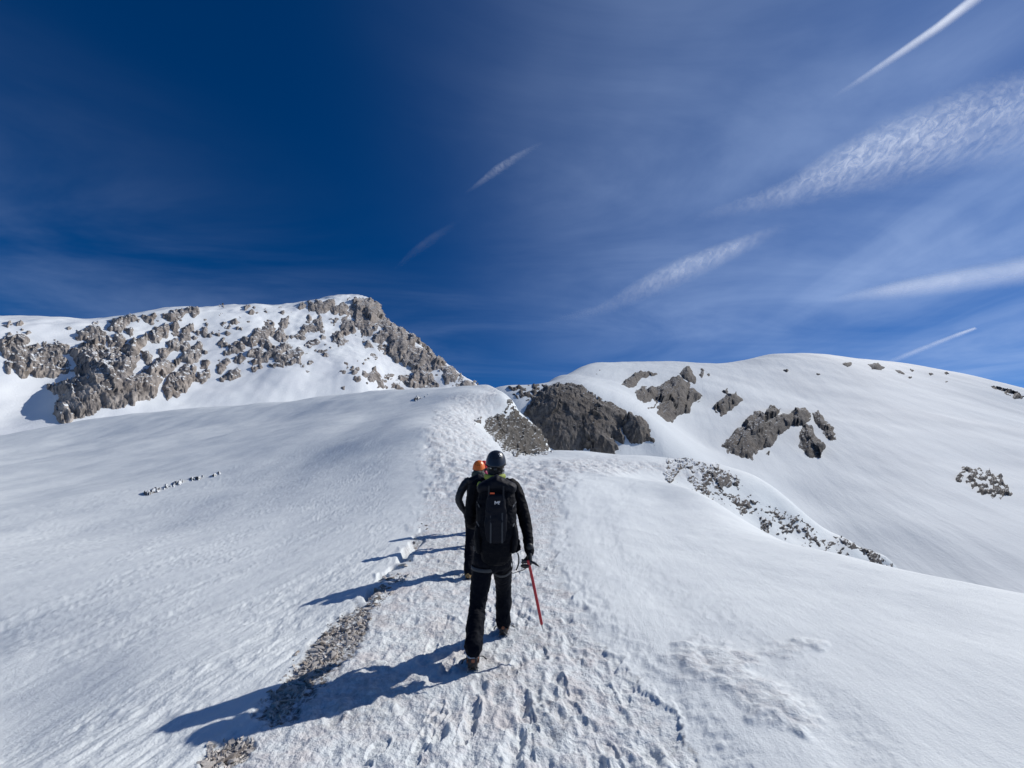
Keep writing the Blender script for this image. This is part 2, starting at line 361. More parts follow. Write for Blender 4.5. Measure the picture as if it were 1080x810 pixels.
# prints pressed into the crust
fi = np.where(f.ravel() & (tramp.ravel() > .3) & (D.ravel() < 14))[0]
xs, ys = x.ravel()[fi], y.ravel()[fi]; acc = np.zeros(len(fi)); order = np.argsort(ys); xs2, ys2 = xs[order], ys[order]; acc2 = np.zeros(len(fi))
for k in range(430):
    cy = 2.2 + rng.random()**1.5*11; cx = rng.normal(-.05 - .045*(cy-3), .55 + .02*cy) + (.15 if cy < 5 else 0)
    i0, i1 = np.searchsorted(ys2, (cy-.3, cy+.3)); th = rng.normal(0, .25)
    if i1 <= i0: continue
    dx, dy = xs2[i0:i1]-cx, ys2[i0:i1]-cy; u = (dx*math.cos(th)+dy*math.sin(th))/.055; v = (-dx*math.sin(th)+dy*math.cos(th))/rng.uniform(.07, .14)
    r = np.sqrt(u*u+v*v); dep = rng.uniform(.004, .016)
    acc2[i0:i1] += -dep*(1-sstep(.55, 1.15, r)) + dep*.35*np.exp(-((r-1.35)/.25)**2)
for k in range(80):                  # readable boot prints: sole and heel block
    cy = 2.3 + rng.random()**1.4*7; cx = rng.normal(0 - .045*(cy-3), .5); th = rng.normal(0, .22); i0, i1 = np.searchsorted(ys2, (cy-.25, cy+.25))
    if i1 <= i0: continue
    dx, dy = xs2[i0:i1]-cx, ys2[i0:i1]-cy; u = dx*math.cos(th)+dy*math.sin(th); v = -dx*math.sin(th)+dy*math.cos(th)
    s1_ = ((np.abs(u)/.048)**3 + (np.abs(v-.045)/.092)**3); s2_ = ((np.abs(u)/.038)**3 + (np.abs(v+.105)/.042)**3); dd = np.minimum(s1_, s2_); dep = rng.uniform(.005, .014)
    acc2[i0:i1] += -dep*(1-sstep(.75, 1.25, dd)) + dep*.4*np.exp(-((dd-1.7)/.5)**2) - .004*(dd < .9)*(np.sin(v/.0095) > 0)
acc[order] = np.clip(acc2, -.035, .015); dzf = dz.ravel(); dzf[fi] += acc*tramp.ravel()[fi]; dz = dzf.reshape(x.shape)
# lip and ditch along the stony edge, soft edge of the crust
dz += -.018*strip*sstep(2, 3, D) - strip3*.13*sstep(-.05, .35, noise(x*2.6, y*2.0, s=71)) 
dz += .02*np.exp(-((sdt+4+3*noise(x*3, y*3, s=75))/5)**2)*(D < 30)*(1-strip)*sstep(-.2, .4, noise(x*1.7, y*1.7, s=73))
# the upper slope: crusted humps
fu = (D >= 14); dz[fu] += (tramp[fu])*(fbm(x[fu]/.7, y[fu]/.7, s=81, o=3)*.10)
bumpy = sstep(0, 10, poly_sd(px, py, [(555,484),(620,480),(700,484),(760,495),(735,512),(690,502),(640,506),(600,500)]))*front
dz += bumpy*(ridged(x/1.1, y/.8, s=83, o=3)*.10)
sdm = -sdt*D/FPX; right = (px > 545) & (py > 492) & (D < 40) & (y > 1.2)
dz += np.where(right & (sdm > -.1), .075*sstep(-.15, .9, sdm) + .014*np.exp(-((sdm-.30)/.2)**2) - .03*np.exp(-((sdm-1.1)/.4)**2), 0)*sstep(492, 520, py)*sstep(545, 575, px)
dz = np.where(D < 1.7, 0, dz)
z2 = z + dz
dirt = np.clip(strip*1.15 + strip3*.25 + .28*tramp*sstep(.05, .5, fbm(x*1.3, y*1.3, s=91, o=3)) + patch*.16
   + .5*np.exp(-((sdt-1)/3.5)**2)*sstep(0, .5, noise(x*2.5, y*2.5, s=93))*(x > 0)*(D < 20), 0, 1)
rgh = np.clip(tramp + patch*.5 + bumpy, 0, 1)
V = np.stack([x, y, z2], -1).reshape(-1, 3)
Fc = grid_faces(len(ld), len(az))
me = np_mesh('snow_ridge', V, Fc, True, {'dirt': dirt, 'tramp': rgh})
ridge_o = tag(new_obj('snow_ridge', me, M['near']), kind='structure')
del V, Fc, x, y, z, z2, D, px, py

def mountain(L, name, m, az0, az1, d0, d1, na, nd):
    ld = np.linspace(math.log(d0), math.log(d1), nd); az = np.linspace(az0, az1, na)
    x, y, D = polar(L, az, ld); z = L.z(x, y)
    o = new_obj(name, np_mesh(name, np.stack([x, y, z], -1).reshape(-1, 3), grid_faces(nd, na)), m)
    return tag(o, kind='structure')
mountain(rightm, 'snowy_hillside', M['right'], R(-14), R(64), 50, 900, 420, 560)
mountain(leftm, 'snowy_mountain', M['left'], R(-66), R(4), 212, 1900, 460, 560)
# far ground all round
th = np.linspace(0, 2*math.pi, 97)[:-1]; rr = np.array([1, 150, 260, 500, 1200, 3000, 9000, 30000]); TH, RR = np.meshgrid(th, rr)
gx, gy = RR*np.sin(TH), RR*np.cos(TH)
gz = -75 + fbm(gx/500, gy/500, s=99, o=3)*18 - RR*.004
tag(new_obj('ground', np_mesh('ground', np.stack([gx, gy, gz], -1).reshape(-1, 3), grid_faces(len(rr), len(th), True)), M['right']), kind='structure')

# ------------------------------------------------------------------ light
SUN_AZ, SUN_EL = R(64), R(39.5)         # azimuth from +Y towards +X
sd = bpy.data.lights.new('sun', 'SUN'); sun = bpy.data.objects.new('sun', sd); COL.objects.link(sun)
sd.energy = 3.95; sd.angle = R(.55); sd.color = (1, .955, .90)
sdir = Vector((math.sin(SUN_AZ)*math.cos(SUN_EL), math.cos(SUN_AZ)*math.cos(SUN_EL), math.sin(SUN_EL)))
sun.rotation_euler = sdir.to_track_quat('Z', 'Y').to_euler()
w = bpy.data.worlds.new('World'); scene.world = w; w.use_nodes = True; q = NT(w); bg = q.n['Background']
sky = q.add('ShaderNodeTexSky'); sky.sky_type = 'NISHITA'; sky.sun_disc = False; sky.sun_elevation = SUN_EL; sky.sun_rotation = SUN_AZ
sky.altitude = 2400; sky.air_density = .9; sky.dust_density = .25; sky.ozone_density = 5.0
skc = sky.outputs[0]
g = q.add('ShaderNodeHueSaturation', {'Color': skc, 'Hue': .508, 'Saturation': 1.42, 'Value': 1.0})
dirv = q.add('ShaderNodeTexCoord').outputs['Generated']; sp = q.add('ShaderNodeSeparateXYZ', {'Vector': dirv})
zz = q.math('MAXIMUM', sp.outputs[2], .03)
cp = q.add('ShaderNodeCombineXYZ', {0: q.math('DIVIDE', sp.outputs[0], zz), 1: q.math('DIVIDE', sp.outputs[1], zz), 2: 0.0}).outputs[0]   # the cloud sheet overhead
def dot(v): 
    n = q.add('ShaderNodeVectorMath', {0: dirv, 1: v}); n.operation = 'DOT_PRODUCT'; return n.outputs['Value']
def dv(px, py):
    a, b = ray(px, py); v = Vector((float(a), 1, float(b))).normalized(); return tuple(v)
def lobe(px, py, a, b): return q.rng(dot(dv(px, py)), math.cos(R(a)), math.cos(R(b)))
fib = q.noise(q.mapping(cp, (.5, 1.3, 1), (0, 0, R(-52))), 1.0, 6, .58, .6)
fib2 = q.noise(q.mapping(cp, (.9, .22, 1), (0, 0, R(-20))), 1.0, 6, .6, .9)
soft = q.noise(cp, .55, 5, .55)
veilR = q.math('MULTIPLY', q.math('POWER', lobe(1180, 40, 78, 4), 1.9), q.rng(soft, .30, .62, .45, 1))
veilR = q.math('MULTIPLY', veilR, q.rng(q.noise(q.mapping(cp, (.5, .9, 1), (0, 0, R(-30))), 1.6, 7, .6, .8), .25, .7, .55, 1.1))
strR = q.math('MULTIPLY', q.math('MULTIPLY', lobe(1080, 180, 30, 4), q.rng(fib2, .48, .80)), .15)
strL = q.math('MULTIPLY', q.math('MULTIPLY', q.math('MULTIPLY', lobe(-60, 380, 60, 4), q.rng(sp.outputs[2], .72, .30)), q.rng(fib, .30, .80)), .24)
strM = q.math('MULTIPLY', q.math('MULTIPLY', lobe(600, 290, 34, 8), q.rng(fib, .48, .78)), .09)
mk = q.math('ADD', q.math('ADD', q.math('MULTIPLY', veilR, .46), strR), q.math('ADD', strL, strM), clamp=True)
col = q.mix(mk, g.outputs[0], (6.2, 8.2, 12.5))
q.l.new(col, bg.inputs['Color']); bg.inputs['Strength'].default_value = .072
scene.view_settings.view_transform = 'Standard'; scene.view_settings.look = 'None'; scene.view_settings.exposure = 0; scene.view_settings.gamma = 1
scene.cycles.max_bounces = 6; scene.cycles.diffuse_bounces = 3; scene.cycles.transparent_max_bounces = 16
scene.cycles.use_denoising = True
# ------------------------------------------------------------------ rock outcrops
def outcrop(L, name, polys, m, label, cat='rock outcrop', group=None, H=5, rate=.75, wob=(3.5, 9), frag=0.0, res=.65, rough=1.0, out=.35, kind=None, ang=0.0, seed=0, flat=(1, 1), mscale=1.0, lift=.45, grow=0.0, big=13):
    """polys: outlines seen in the photograph; each lands on the slope of layer L at its true distance and swells out of it"""
    allp = np.array([p for pl in polys for p in pl]); x0, y0 = allp.min(0)-7; x1, y1 = allp.max(0)+7
    gx = np.arange(x0, x1, res); gy = np.arange(y0, y1, res); PX, PY = np.meshgrid(gx, gy)
    ca, sa = math.cos(ang), math.sin(ang); A = (PX*ca+PY*sa)*flat[0]; B = (-PX*sa+PY*ca)*flat[1]
    sdv = np.full(PX.shape, -99.)
    for pl in polys: sdv = np.maximum(sdv, poly_sd(PX, PY, pl))
    sdv = sdv + grow + fbm(A/wob[1], B/wob[1], s=seed, o=4)*wob[0]
    x, y, z = L.hit(PX, PY)
    a = np.stack([np.gradient(k, axis=1) for k in (x, y, z)], -1); b = np.stack([np.gradient(k, axis=0) for k in (x, y, z)], -1)
    n = np.cross(b, a); n /= np.linalg.norm(n, axis=-1, keepdims=True)+1e-12
    n *= np.where((n[..., 2:3] < 0), -1, 1)
    n = n + np.array([0, 0, lift]); n -= out*np.stack([x, y, z*0], -1)/np.hypot(x, y)[..., None]; n /= np.linalg.norm(n, axis=-1, keepdims=True)
    mp = np.sqrt(x*x+y*y)/FPX
    body = np.where(sdv > 0, H*(1-np.exp(-np.maximum(sdv, 0)*rate/H)), sdv*1.2)
    ins = sstep(-1, 3, sdv)
    r1 = ridged(A/11, B/15, s=seed+5, o=2)*1.4; r2 = ridged(A/4.2, B/6.5, s=seed+9, o=3)*.85; wa, wb = fbm(A/9, B/9, s=seed+61, o=3), fbm(A/9, B/9, s=seed+71, o=3)
    fc = facets(A/big + wa*.25, B/(big*1.5) + wb*.2, seed+17)*4.6*min(max(H/6, .7), 2.2) + facets(A/5.0 + wa*.5, B/8.5 + wb*.3, seed+27)*(1.3 if H > 7 else 1.8) + facets(A/2.1 + wa, B/3.4, seed+37)*(.3 if H > 7 else .45)
    Dp = body + ins*rough*(fc + r1*.55 + r2*.25 - .9)
    if frag: Dp = Dp - frag*2.2 + frag*(fbm(A/6, B/4.6, s=seed+21, o=3)*6.5)*ins
    Dp = np.clip(Dp, -3, H*1.9)
    Vv = np.stack([x, y, z], -1) + n*(Dp*mp*mscale)[..., None]
    keep = Dp > -1.1
    Fq = grid_faces(*PX.shape); kf = keep.ravel()[Fq].any(1) & (np.ptp(np.hypot(x, y).ravel()[Fq], axis=1) < mp.ravel()[Fq[:, 0]]*(45 if L is near else 60)+.2)
    Fq = Fq[kf]; u, inv = np.unique(Fq, return_inverse=True)
    if len(Fq) == 0: print('EMPTY', name); return
    Fn = inv.reshape(Fq.shape); VV = Vv.reshape(-1, 3)[u]
    if kind == 'stuff': return tag(new_obj(name, np_mesh(name, VV, Fn), m), label, cat, group, kind)
    lab = np.arange(len(VV))
    while True:
        fm = lab[Fn].min(1); new = lab.copy()
        for c in range(4): np.minimum.at(new, Fn[:, c], fm)
        new = new[new]
        if (new == lab).all(): break
        lab = new
    fl = lab[Fn[:, 0]]; ids, cnt = np.unique(fl, return_counts=True); order = np.argsort(-cnt)
    ids = [i for i in ids[order][:70] if (fl == i).sum() >= 10] or [ids[order][0]]
    def piece(i, nm, parent=None, off=None):
        Fp = Fn[fl == i]; uu, iv = np.unique(Fp, return_inverse=True); vv = VV[uu]
        if off is not None: vv = vv - off
        return new_obj(nm, np_mesh(nm, vv, iv.reshape(Fp.shape)), m, parent)
    if len(ids) == 1: return tag(piece(ids[0], name), label, cat, group)
    off = VV[lab == ids[0]].mean(0); e = bpy.data.objects.new(name, None); COL.objects.link(e); e.location = off
    for i in ids: piece(i, 'rock', e, off)
    return tag(e, label, cat, group)
def zz_(ox, oy, s, pts): return [(ox+a/s, oy+b/s) for a, b in pts]
GL = 'rock outcrops on the left mountain'
ZA = lambda *p: zz_(0, 320, 6, p); ZB = lambda *p: zz_(120, 310, 6, p); ZC = lambda *p: zz_(230, 300, 6, p); ZD = lambda *p: zz_(360, 300, 6.48, p)
kw = dict(rate=1.3, mscale=.75, H=3, wob=(2.4, 7), ang=R(-25), rough=.6, group=GL, grow=1.7)
outcrop(leftm, 'rock_outcrop', [ZA((0,255),(40,225),(90,215),(150,205),(178,235),(150,285),(225,270),(232,310),(300,280),(370,250),(435,275),(430,300),(375,320),(400,345),(440,390),(425,425),(340,468),(290,450),(240,465),(190,440),(165,450),(140,470),(105,440),(75,400),(45,440),(45,380),(60,350),(30,340),(0,300))], M['rockL'], 'grey rock band at the far left foot of the left mountain', seed=1, **kw)
outcrop(leftm, 'rock_outcrop', [ZA((445,310),(530,265),(600,245),(650,260),(660,310),(810,280),(810,640),(690,660),(640,640),(600,690),(480,720),(430,760),(385,750),(345,700),(350,650),(390,590),(330,560),(300,535),(400,510),(520,460),(450,430),(500,400)), ZB((0,380),(60,350),(100,310),(200,270),(205,320),(160,350),(150,430),(100,520),(160,520),(230,470),(290,410),(330,430),(400,430),(380,480),(300,520),(300,560),(265,600),(265,640),(190,665),(130,690),(60,690),(0,710))], M['rockL'], 'biggest dark rock mass on the left mountain, its shadow falling lower left', seed=2, **{**kw, 'H': 8})
outcrop(leftm, 'rock_outcrop', [ZB((330,540),(420,480),(470,440),(510,470),(515,520),(490,560),(460,600),(400,640),(340,650),(320,600)), ZB((530,500),(600,485),(600,530),(560,560),(530,550)), ZB((560,430),(595,430),(590,460),(560,470))], M['rockL'], 'rounded rock knob at the right foot of the big dark rock mass, above the snow', seed=3, **kw)
outcrop(leftm, 'rock_outcrop', [ZA((505,190),(560,160),(600,145),(645,175),(670,195),(665,260),(640,245),(560,235),(490,220)), ZA((680,210),(700,215),(715,260),(690,265)), ZA((715,225),(760,195),(785,240),(770,275),(720,260)), ZA((620,270),(655,275),(660,315),(630,310))], M['rockL'], 'grey rock cap just above the shadowed gully of the left mountain', seed=4, **kw)
outcrop(leftm, 'rock_outcrop', [ZA((690,170),(740,110),(810,80),(810,130),(770,160),(730,178)), ZB((0,180),(60,150),(140,135),(150,170),(100,165),(60,210),(40,240),(0,235)), ZB((185,140),(260,135),(270,165),(235,165),(250,190),(200,170))], M['rockL'], 'dark rocks breaking the left mountain skyline above the big rock mass', seed=5, **{**kw, 'H': 4, 'lift': 1.1})
outcrop(leftm, 'rock_outcrop', [ZB((310,130),(360,125),(420,100),(445,115),(430,145),(380,165),(340,165)), ZB((460,95),(530,90),(540,115),(500,135),(465,115))], M['rockL'], 'flat dark rocks on the skyline left of the smooth white crest of the left mountain', seed=6, **{**kw, 'H': 3.5, 'lift': 1.1})
outcrop(leftm, 'rock_outcrop', [ZB((205,280),(240,240),(290,205),(330,190),(345,220),(335,270),(300,260),(285,300),(240,300)), ZB((365,200),(395,180),(400,260),(370,250)), ZB((435,220),(490,200),(500,230),(440,250)), ZB((75,230),(100,225),(115,260),(85,255)), ZB((20,270),(50,260),(65,320),(30,335),(0,300))], M['rockL'], 'slanting grey rock rib on the upper half of the left mountain', seed=7, **{**kw, 'H': 4})
outcrop(leftm, 'rock_outcrop', [ZB((350,310),(400,290),(420,330),(400,360),(350,350)), ZB((415,270),(470,250),(485,290),(430,300)), ZB((420,330),(460,305),(480,340),(440,365)), ZB((480,340),(540,310),(565,350),(540,380),(530,420),(480,440),(430,420),(440,380)), ZB((280,380),(330,340),(350,360),(310,400)), ZB((185,370),(220,365),(240,420),(200,440)), ZB((535,245),(575,220),(600,260),(560,270))], M['rockL'], 'broken rock cluster in the middle of the left mountain face', seed=8, **{**kw, 'H': 4})
outcrop(leftm, 'rock_outcrop', [ZC((150,350),(210,330),(240,290),(320,275),(350,285),(345,320),(300,320),(330,370),(330,415),(290,400),(270,370),(215,395),(180,370)), ZC((360,310),(400,285),(430,330),(410,360),(360,340)), ZC((195,440),(270,390),(290,450),(260,465)), ZC((30,440),(90,400),(150,365),(165,425),(100,430))], M['rockL'], 'dark rock knobs at the centre of the slope left of the snow cone', seed=9, **{**kw, 'H': 4})
outcrop(leftm, 'rock_outcrop', [ZC((300,440),(380,400),(440,370),(460,400),(380,450),(320,460)), ZC((330,460),(420,440),(510,405),(545,435),(480,460),(380,480)), ZC((340,515),(400,490),(510,460),(520,485),(430,505),(360,525)), ZC((210,490),(330,450),(310,480),(220,505)), ZC((220,535),(270,520),(230,550))], M['rockL'], 'thin slanting rock ledges just left of the snow cone', seed=10, **{**kw, 'H': 3})
outcrop(leftm, 'rock_outcrop', [ZC((15,600),(70,560),(130,540),(140,580),(70,600),(30,615)), ZC((0,520),(50,480),(75,490),(40,530),(0,560)), ZC((110,480),(150,430),(165,470),(140,500)), ZC((0,380),(30,350),(45,380),(20,400))], M['rockL'], 'lowest small rock ledges of the left mountain, close above the snow apron', seed=11, **{**kw, 'H': 3})
outcrop(leftm, 'rock_outcrop', [ZC((575,110),(650,105),(660,125),(690,105),(730,110),(725,155),(690,165),(640,180),(580,160)), ZC((510,145),(540,125),(560,140)), ZC((730,150),(790,125),(810,140),(810,180),(740,180))], M['rockL'], 'dark rocks under the white summit tip, left of the summit buttress', seed=12, **{**kw, 'H': 4})
outcrop(leftm, 'rock_outcrop', [ZC((540,275),(590,250),(610,270),(600,295),(560,290)), ZC((610,230),(640,210),(655,300),(625,260)), ZC((470,330),(530,300),(540,330)), ZC((550,390),(620,350),(635,360),(580,395)), ZC((385,245),(440,210),(430,260),(400,275)), ZC((310,245),(340,245),(335,270),(315,270))], M['rockL'], 'small scattered rocks below the summit of the left mountain', seed=13, **{**kw, 'H': 3})
kw2 = dict(H=5, wob=(2.2, 6), ang=R(30), rough=.9, group=GL, grow=1.2, lift=.5, mscale=.7)
outcrop(leftm, 'rock_outcrop', [ZD((0,180),(30,130),(60,95),(100,90),(140,110),(200,95),(265,120),(335,200),(360,265),(310,290),(250,290),(200,340),(150,360),(140,310),(100,270),(90,240),(40,200))], M['rockL'], 'steep summit buttress of bare rock on the left mountain', seed=14, **{**kw2, 'H': 7})
outcrop(leftm, 'rock_outcrop', [ZD((0,230),(60,220),(90,270),(100,335),(60,330),(30,350),(0,330)), ZC((705,320),(800,290),(810,400),(760,390),(725,350)), ZD((0,360),(40,380),(20,430),(0,400)), ZC((780,215),(810,205),(810,280),(785,260))], M['rockL'], 'rough rock patch left of the summit buttress, above the snow cone', seed=15, **{**kw2, 'H': 3.5})
outcrop(leftm, 'rock_outcrop', [ZD((215,370),(270,320),(345,270),(395,290),(445,295),(500,325),(550,380),(620,450),(660,480),(710,515),(725,560),(690,600),(620,560),(600,600),(660,690),(600,700),(540,700),(470,700),(390,630),(470,600),(440,570),(340,510),(260,440),(290,410),(230,405))], M['rockL'], 'long dark rock ridge descending right from the summit of the left mountain', seed=16, **{**kw2, 'H': 7})
outcrop(leftm, 'rock_outcrop', [ZD((700,575),(745,530),(810,575),(830,630),(790,670),(720,675),(700,640)), ZD((760,690),(820,665),(870,655),(925,668),(915,700),(800,702))], M['rockL'], 'last dark rock tower where the left ridge meets the snow', seed=17, **{**kw2, 'H': 4})
outcrop(leftm, 'rock_outcrop', [ZD((150,600),(190,560),(230,600),(280,640),(320,700),(300,720),(240,690),(190,650)), ZD((285,630),(350,620),(400,690),(420,715),(345,712),(330,670)), ZD((155,385),(180,385),(205,425),(175,430)), ZD((215,480),(245,485),(240,510))], M['rockL'], 'brownish rock rib at the foot of the left ridge, beside the snow cone', seed=18, **{**kw2, 'H': 3.5})
specks = []
for (bx, by, bw, bh, nn) in [(2,340,100,25,16),(230,322,80,20,18),(170,335,110,25,22),(255,335,90,60,40),(360,365,50,50,26),(200,340,60,50,26),(90,332,40,20,10),(0,350,60,20,8),(60,425,90,8,8),(340,330,50,40,18),(420,395,60,16,14)]:
    for k in range(nn):
        cx, cy = bx+rng.random()*bw, by+rng.random()*bh; r = .9+rng.random()**2*2.6
        specks.append([(cx+r*1.5*math.cos(t)*(.7+.6*rng.random()), cy+r*math.sin(t)*(.7+.6*rng.random())) for t in np.linspace(0, 6.28, 7)[:-1]])
outcrop(leftm, 'scattered_rocks', specks, M['rockL'], 'small dark rocks strewn over the snow of the left mountain', 'rocks', H=2, wob=(1, 4), kind='stuff', seed=19, res=.8)

GR = 'rock outcrops on the right hillside'
ZE = lambda *p: zz_(490, 390, 5.143, p); ZF = lambda *p: zz_(640, 370, 6.23, p); ZG = lambda *p: zz_(740, 360, 3.176, p)
kr = dict(lift=.3, H=6, wob=(1.6, 6), ang=R(15), res=.6, group=GR, rough=.6)
outcrop(rightm, 'rock_cliff', [ZE((335,200),(400,120),(440,95),(520,80),(580,80),(640,90),(690,125),(760,165),(840,190),(900,230),(950,245),(1000,300),(1005,350),(1035,385),(1030,410),(985,375),(960,405),(900,395),(860,340),(830,310),(870,370),(860,405),(800,370),(850,440),(820,440),(815,466),(700,450),(600,440),(540,450),(500,450),(440,400),(400,330),(360,280),(320,240))], M['rockR'], 'large dark rounded cliff in the middle, right of where the trail tops out', cat='cliff', seed=31, **{**kr, 'H': 12, 'rate': .9, 'res': .5, 'big': 26, 'rough': .55})
outcrop(rightm, 'gravel_dome', [ZE((195,92),(300,82),(400,66),(500,62),(580,68),(640,92),(560,92),(440,105),(380,150),(340,175),(290,175),(250,150))], M['rockR'], 'brown windswept gravel cap on top of the large dark cliff', cat='rock outcrop', seed=32, **{**kr, 'H': 1.2, 'rough': .45, 'frag': .35})
outcrop(rightm, 'rock_outcrop', [ZF((180,270),(230,235),(320,230),(370,215),(430,175),(470,165),(520,200),(560,225),(600,270),(630,300),(620,335),(560,345),(550,370),(540,410),(470,420),(430,470),(385,460),(330,415),(265,380),(300,330),(240,345),(200,305))], M['rockR'], 'wide dark rock outcrop on the hillside, up and right of the large cliff', seed=33, **{**kr, 'H': 8})
outcrop(rightm, 'rock_outcrop', [ZF((90,225),(140,175),(200,140),(280,130),(330,150),(280,180),(225,180),(180,240),(140,245))], M['rockR'], 'low curved rock half buried in snow above the wide dark outcrop', seed=34, **{**kr, 'H': 3})
outcrop(rightm, 'rock_outcrop', [ZF((470,150),(510,105),(545,105),(575,150),(585,215),(560,215),(510,190))], M['rockR'], 'small rock at the top of the wide dark outcrop', seed=35, **{**kr, 'H': 4})
outcrop(rightm, 'rock_outcrop', [ZF((600,165),(610,115),(640,120),(690,150),(690,170),(640,185)), ZF((605,190),(635,210),(610,210))], M['rockR'], 'broken rock patch just under the hillside crest', seed=36, **{**kr, 'H': 3, 'frag': .25})
outcrop(rightm, 'rock_outcrop', [ZF((697,370),(740,320),(790,280),(850,275),(898,325),(870,350),(800,400),(750,435),(705,395)), ZF((755,265),(790,248),(805,275),(770,285))], M['rockR'], 'single lens-shaped boulder outcrop casting a long shadow down the hillside', seed=37, **{**kr, 'H': 8})
outcrop(rightm, 'rock_outcrop', [ZG((65,350),(130,280),(180,235),(230,222),(270,228),(290,235),(345,222),(368,240),(362,268),(335,285),(300,282),(255,325),(225,355),(190,368),(175,398),(140,390),(120,382),(80,375)), ZG((205,380),(225,368),(228,385))], M['rockR'], 'largest black outcrop on the open right hillside', seed=38, **{**kr, 'H': 9})
outcrop(rightm, 'rock_outcrop', [ZG((325,350),(330,300),(345,272),(368,290),(385,320),(412,350),(415,380),(385,395),(355,385)), ZG((425,360),(442,358),(440,375))], M['rockR'], 'narrow leaning rock right of the largest black outcrop, with its foot in shadow', seed=39, **{**kr, 'H': 7})
outcrop(rightm, 'rock_outcrop', [ZG((372,240),(390,232),(420,262),(442,290),(450,330),(430,335),(405,305),(380,275))], M['rockR'], 'slim rock rib at the right end of the black outcrops', seed=40, **{**kr, 'H': 5})
outcrop(rightm, 'rock_outcrop', [ZG((840,440),(880,420),(930,422),(980,435),(1025,475),(1045,510),(1010,535),(950,525),(905,490),(860,475))], M['rockR'], 'patch of black scree low on the right edge of the hillside', seed=41, **{**kr, 'H': 2.2, 'frag': .6, 'wob': (4, 7), 'lift': 0, 'out': .1, 'mscale': .5})
outcrop(rightm, 'rock_outcrop', [ZG((465,72),(500,68),(512,82),(490,88)), ZG((558,78),(590,72),(615,88),(600,96),(570,94)), ZG((640,92),(665,98),(682,110),(660,108)), ZG((275,97),(290,97),(285,103)), ZG((385,108),(400,110),(390,114)), ZG((700,95),(715,98),(705,102)), ZG((762,108),(780,110),(768,115)), ZG((812,102),(832,104),(820,110)), ZG((690,118),(703,120),(695,124)), ZG((815,132),(826,134),(818,138))], M['rockR'], 'row of small dark rocks along the crest of the right hillside', seed=42, **{**kr, 'H': 2, 'wob': (1, 5)})
outcrop(rightm, 'rock_outcrop', [ZG((950,142),(1000,136),(1080,152),(1080,205),(1040,190),(1000,175))], M['rockR'], 'snowy broken rocks on the skyline at the right edge', seed=43, **{**kr, 'H': 2.2, 'frag': .5, 'lift': .1, 'out': .1, 'mscale': .5})
outcrop(rightm, 'rock_outcrop', [ZE((660,30),(740,0),(780,0),(700,30))], M['rockR'], 'faint flat rock streak on the crest left of the curved rock', seed=44, **{**kr, 'H': 1.2, 'frag': .5})
# rocky flank of the trail ridge and the spur
ks = dict(res=.55, wob=(3, 7), rough=1.0)
outcrop(near, 'rock_flank', [ZE((238,165),(250,172),(262,200),(300,255),(380,305),(440,365),(485,425),(478,434),(400,444),(320,458),(275,452),(215,420),(170,370),(125,315),(130,280),(190,250),(240,235))], M['rockF'], 'steep rocky flank dusted with snow, just right of the trail crest', cat='rock outcrop', seed=51, H=3.0, frag=.03, grow=3, ang=R(20), lift=.1, mscale=.6, **ks)
outcrop(near, 'rock_outcrop', [ZE((20,290),(60,250),(110,270),(110,310),(40,315))], M['rockS'], 'few dark stones poking out of the snow beside the rocky flank', seed=52, H=1.2, frag=.8, **ks)
GS = 'rocky patches along the spur'
ZH = lambda *p: zz_(690, 470, 6.23, p); ZI = lambda *p: zz_(820, 500, 6.75, p)
ka = dict(res=.5, ang=R(35), group=GS, rough=.8, lift=.1, grow=2.2, mscale=.6, out=.1)
outcrop(near, 'rock_patch', [ZH((70,120),(140,90),(210,70),(290,100),(330,120),(300,160),(280,230),(230,235),(150,200),(160,250),(90,250),(60,190))], M['rockS'], 'snow-flecked rocks at the upper left end of the spur', seed=61, H=2.0, frag=.34, wob=(4, 6), **ka)
outcrop(near, 'rock_patch', [ZH((290,120),(380,120),(450,160),(520,200),(530,250),(470,300),(440,330),(400,350),(340,320),(270,300),(200,260),(230,230),(290,220))], M['rockS'], 'densest dark rocks on the spur, left of the white snow lip', seed=62, H=3, frag=.2, wob=(4, 6), **ka)
outcrop(near, 'rock_patch', [ZH((350,340),(430,330),(500,310),(560,330),(640,340),(670,380),(660,440),(600,460),(550,430),(480,390),(420,365)), ZH((530,220),(580,280),(560,300),(520,260))], M['rockS'], 'middle rocks of the spur below the white snow lip', seed=63, H=2.2, frag=.3, wob=(4, 6), **ka)
outcrop(near, 'rock_boulder', [ZH((680,480),(700,465),(760,490),(780,520),(765,580),(735,600),(700,600),(715,570),(690,530))], M['rockS'], 'snow-capped single boulder alone on the spur snow', cat='boulder', seed=64, H=3.5, wob=(1.5, 6), res=.5)
outcrop(near, 'rock_patch', [ZI((0,250),(60,260),(110,300),(180,320),(230,360),(290,420),(380,470),(450,500),(520,590),(500,610),(400,580),(200,525),(100,500),(40,460),(30,370),(0,330))], M['rockS'], 'wide band of small rocks in snow at the lower spur', seed=65, H=1.6, frag=.32, wob=(3, 5), **ka)
outcrop(near, 'rock_patch', [ZH((640,330),(700,370),(740,400),(800,430),(860,480),(872,600),(820,560),(790,500),(760,480),(700,450),(660,400)), ZH((780,580),(830,560),(872,610),(850,630))], M['rockS'], 'scattered rocks right of the single snow-capped boulder', seed=70, H=2.0, frag=.36, wob=(4, 6), **ka)
outcrop(near, 'rock_patch', [ZI((390,460),(470,458),(530,490),(570,530),(540,545),(480,510))], M['rockS'], 'flat dark ledge near the lower tip of the spur', seed=66, H=2.2, wob=(1.5, 5), **ka)
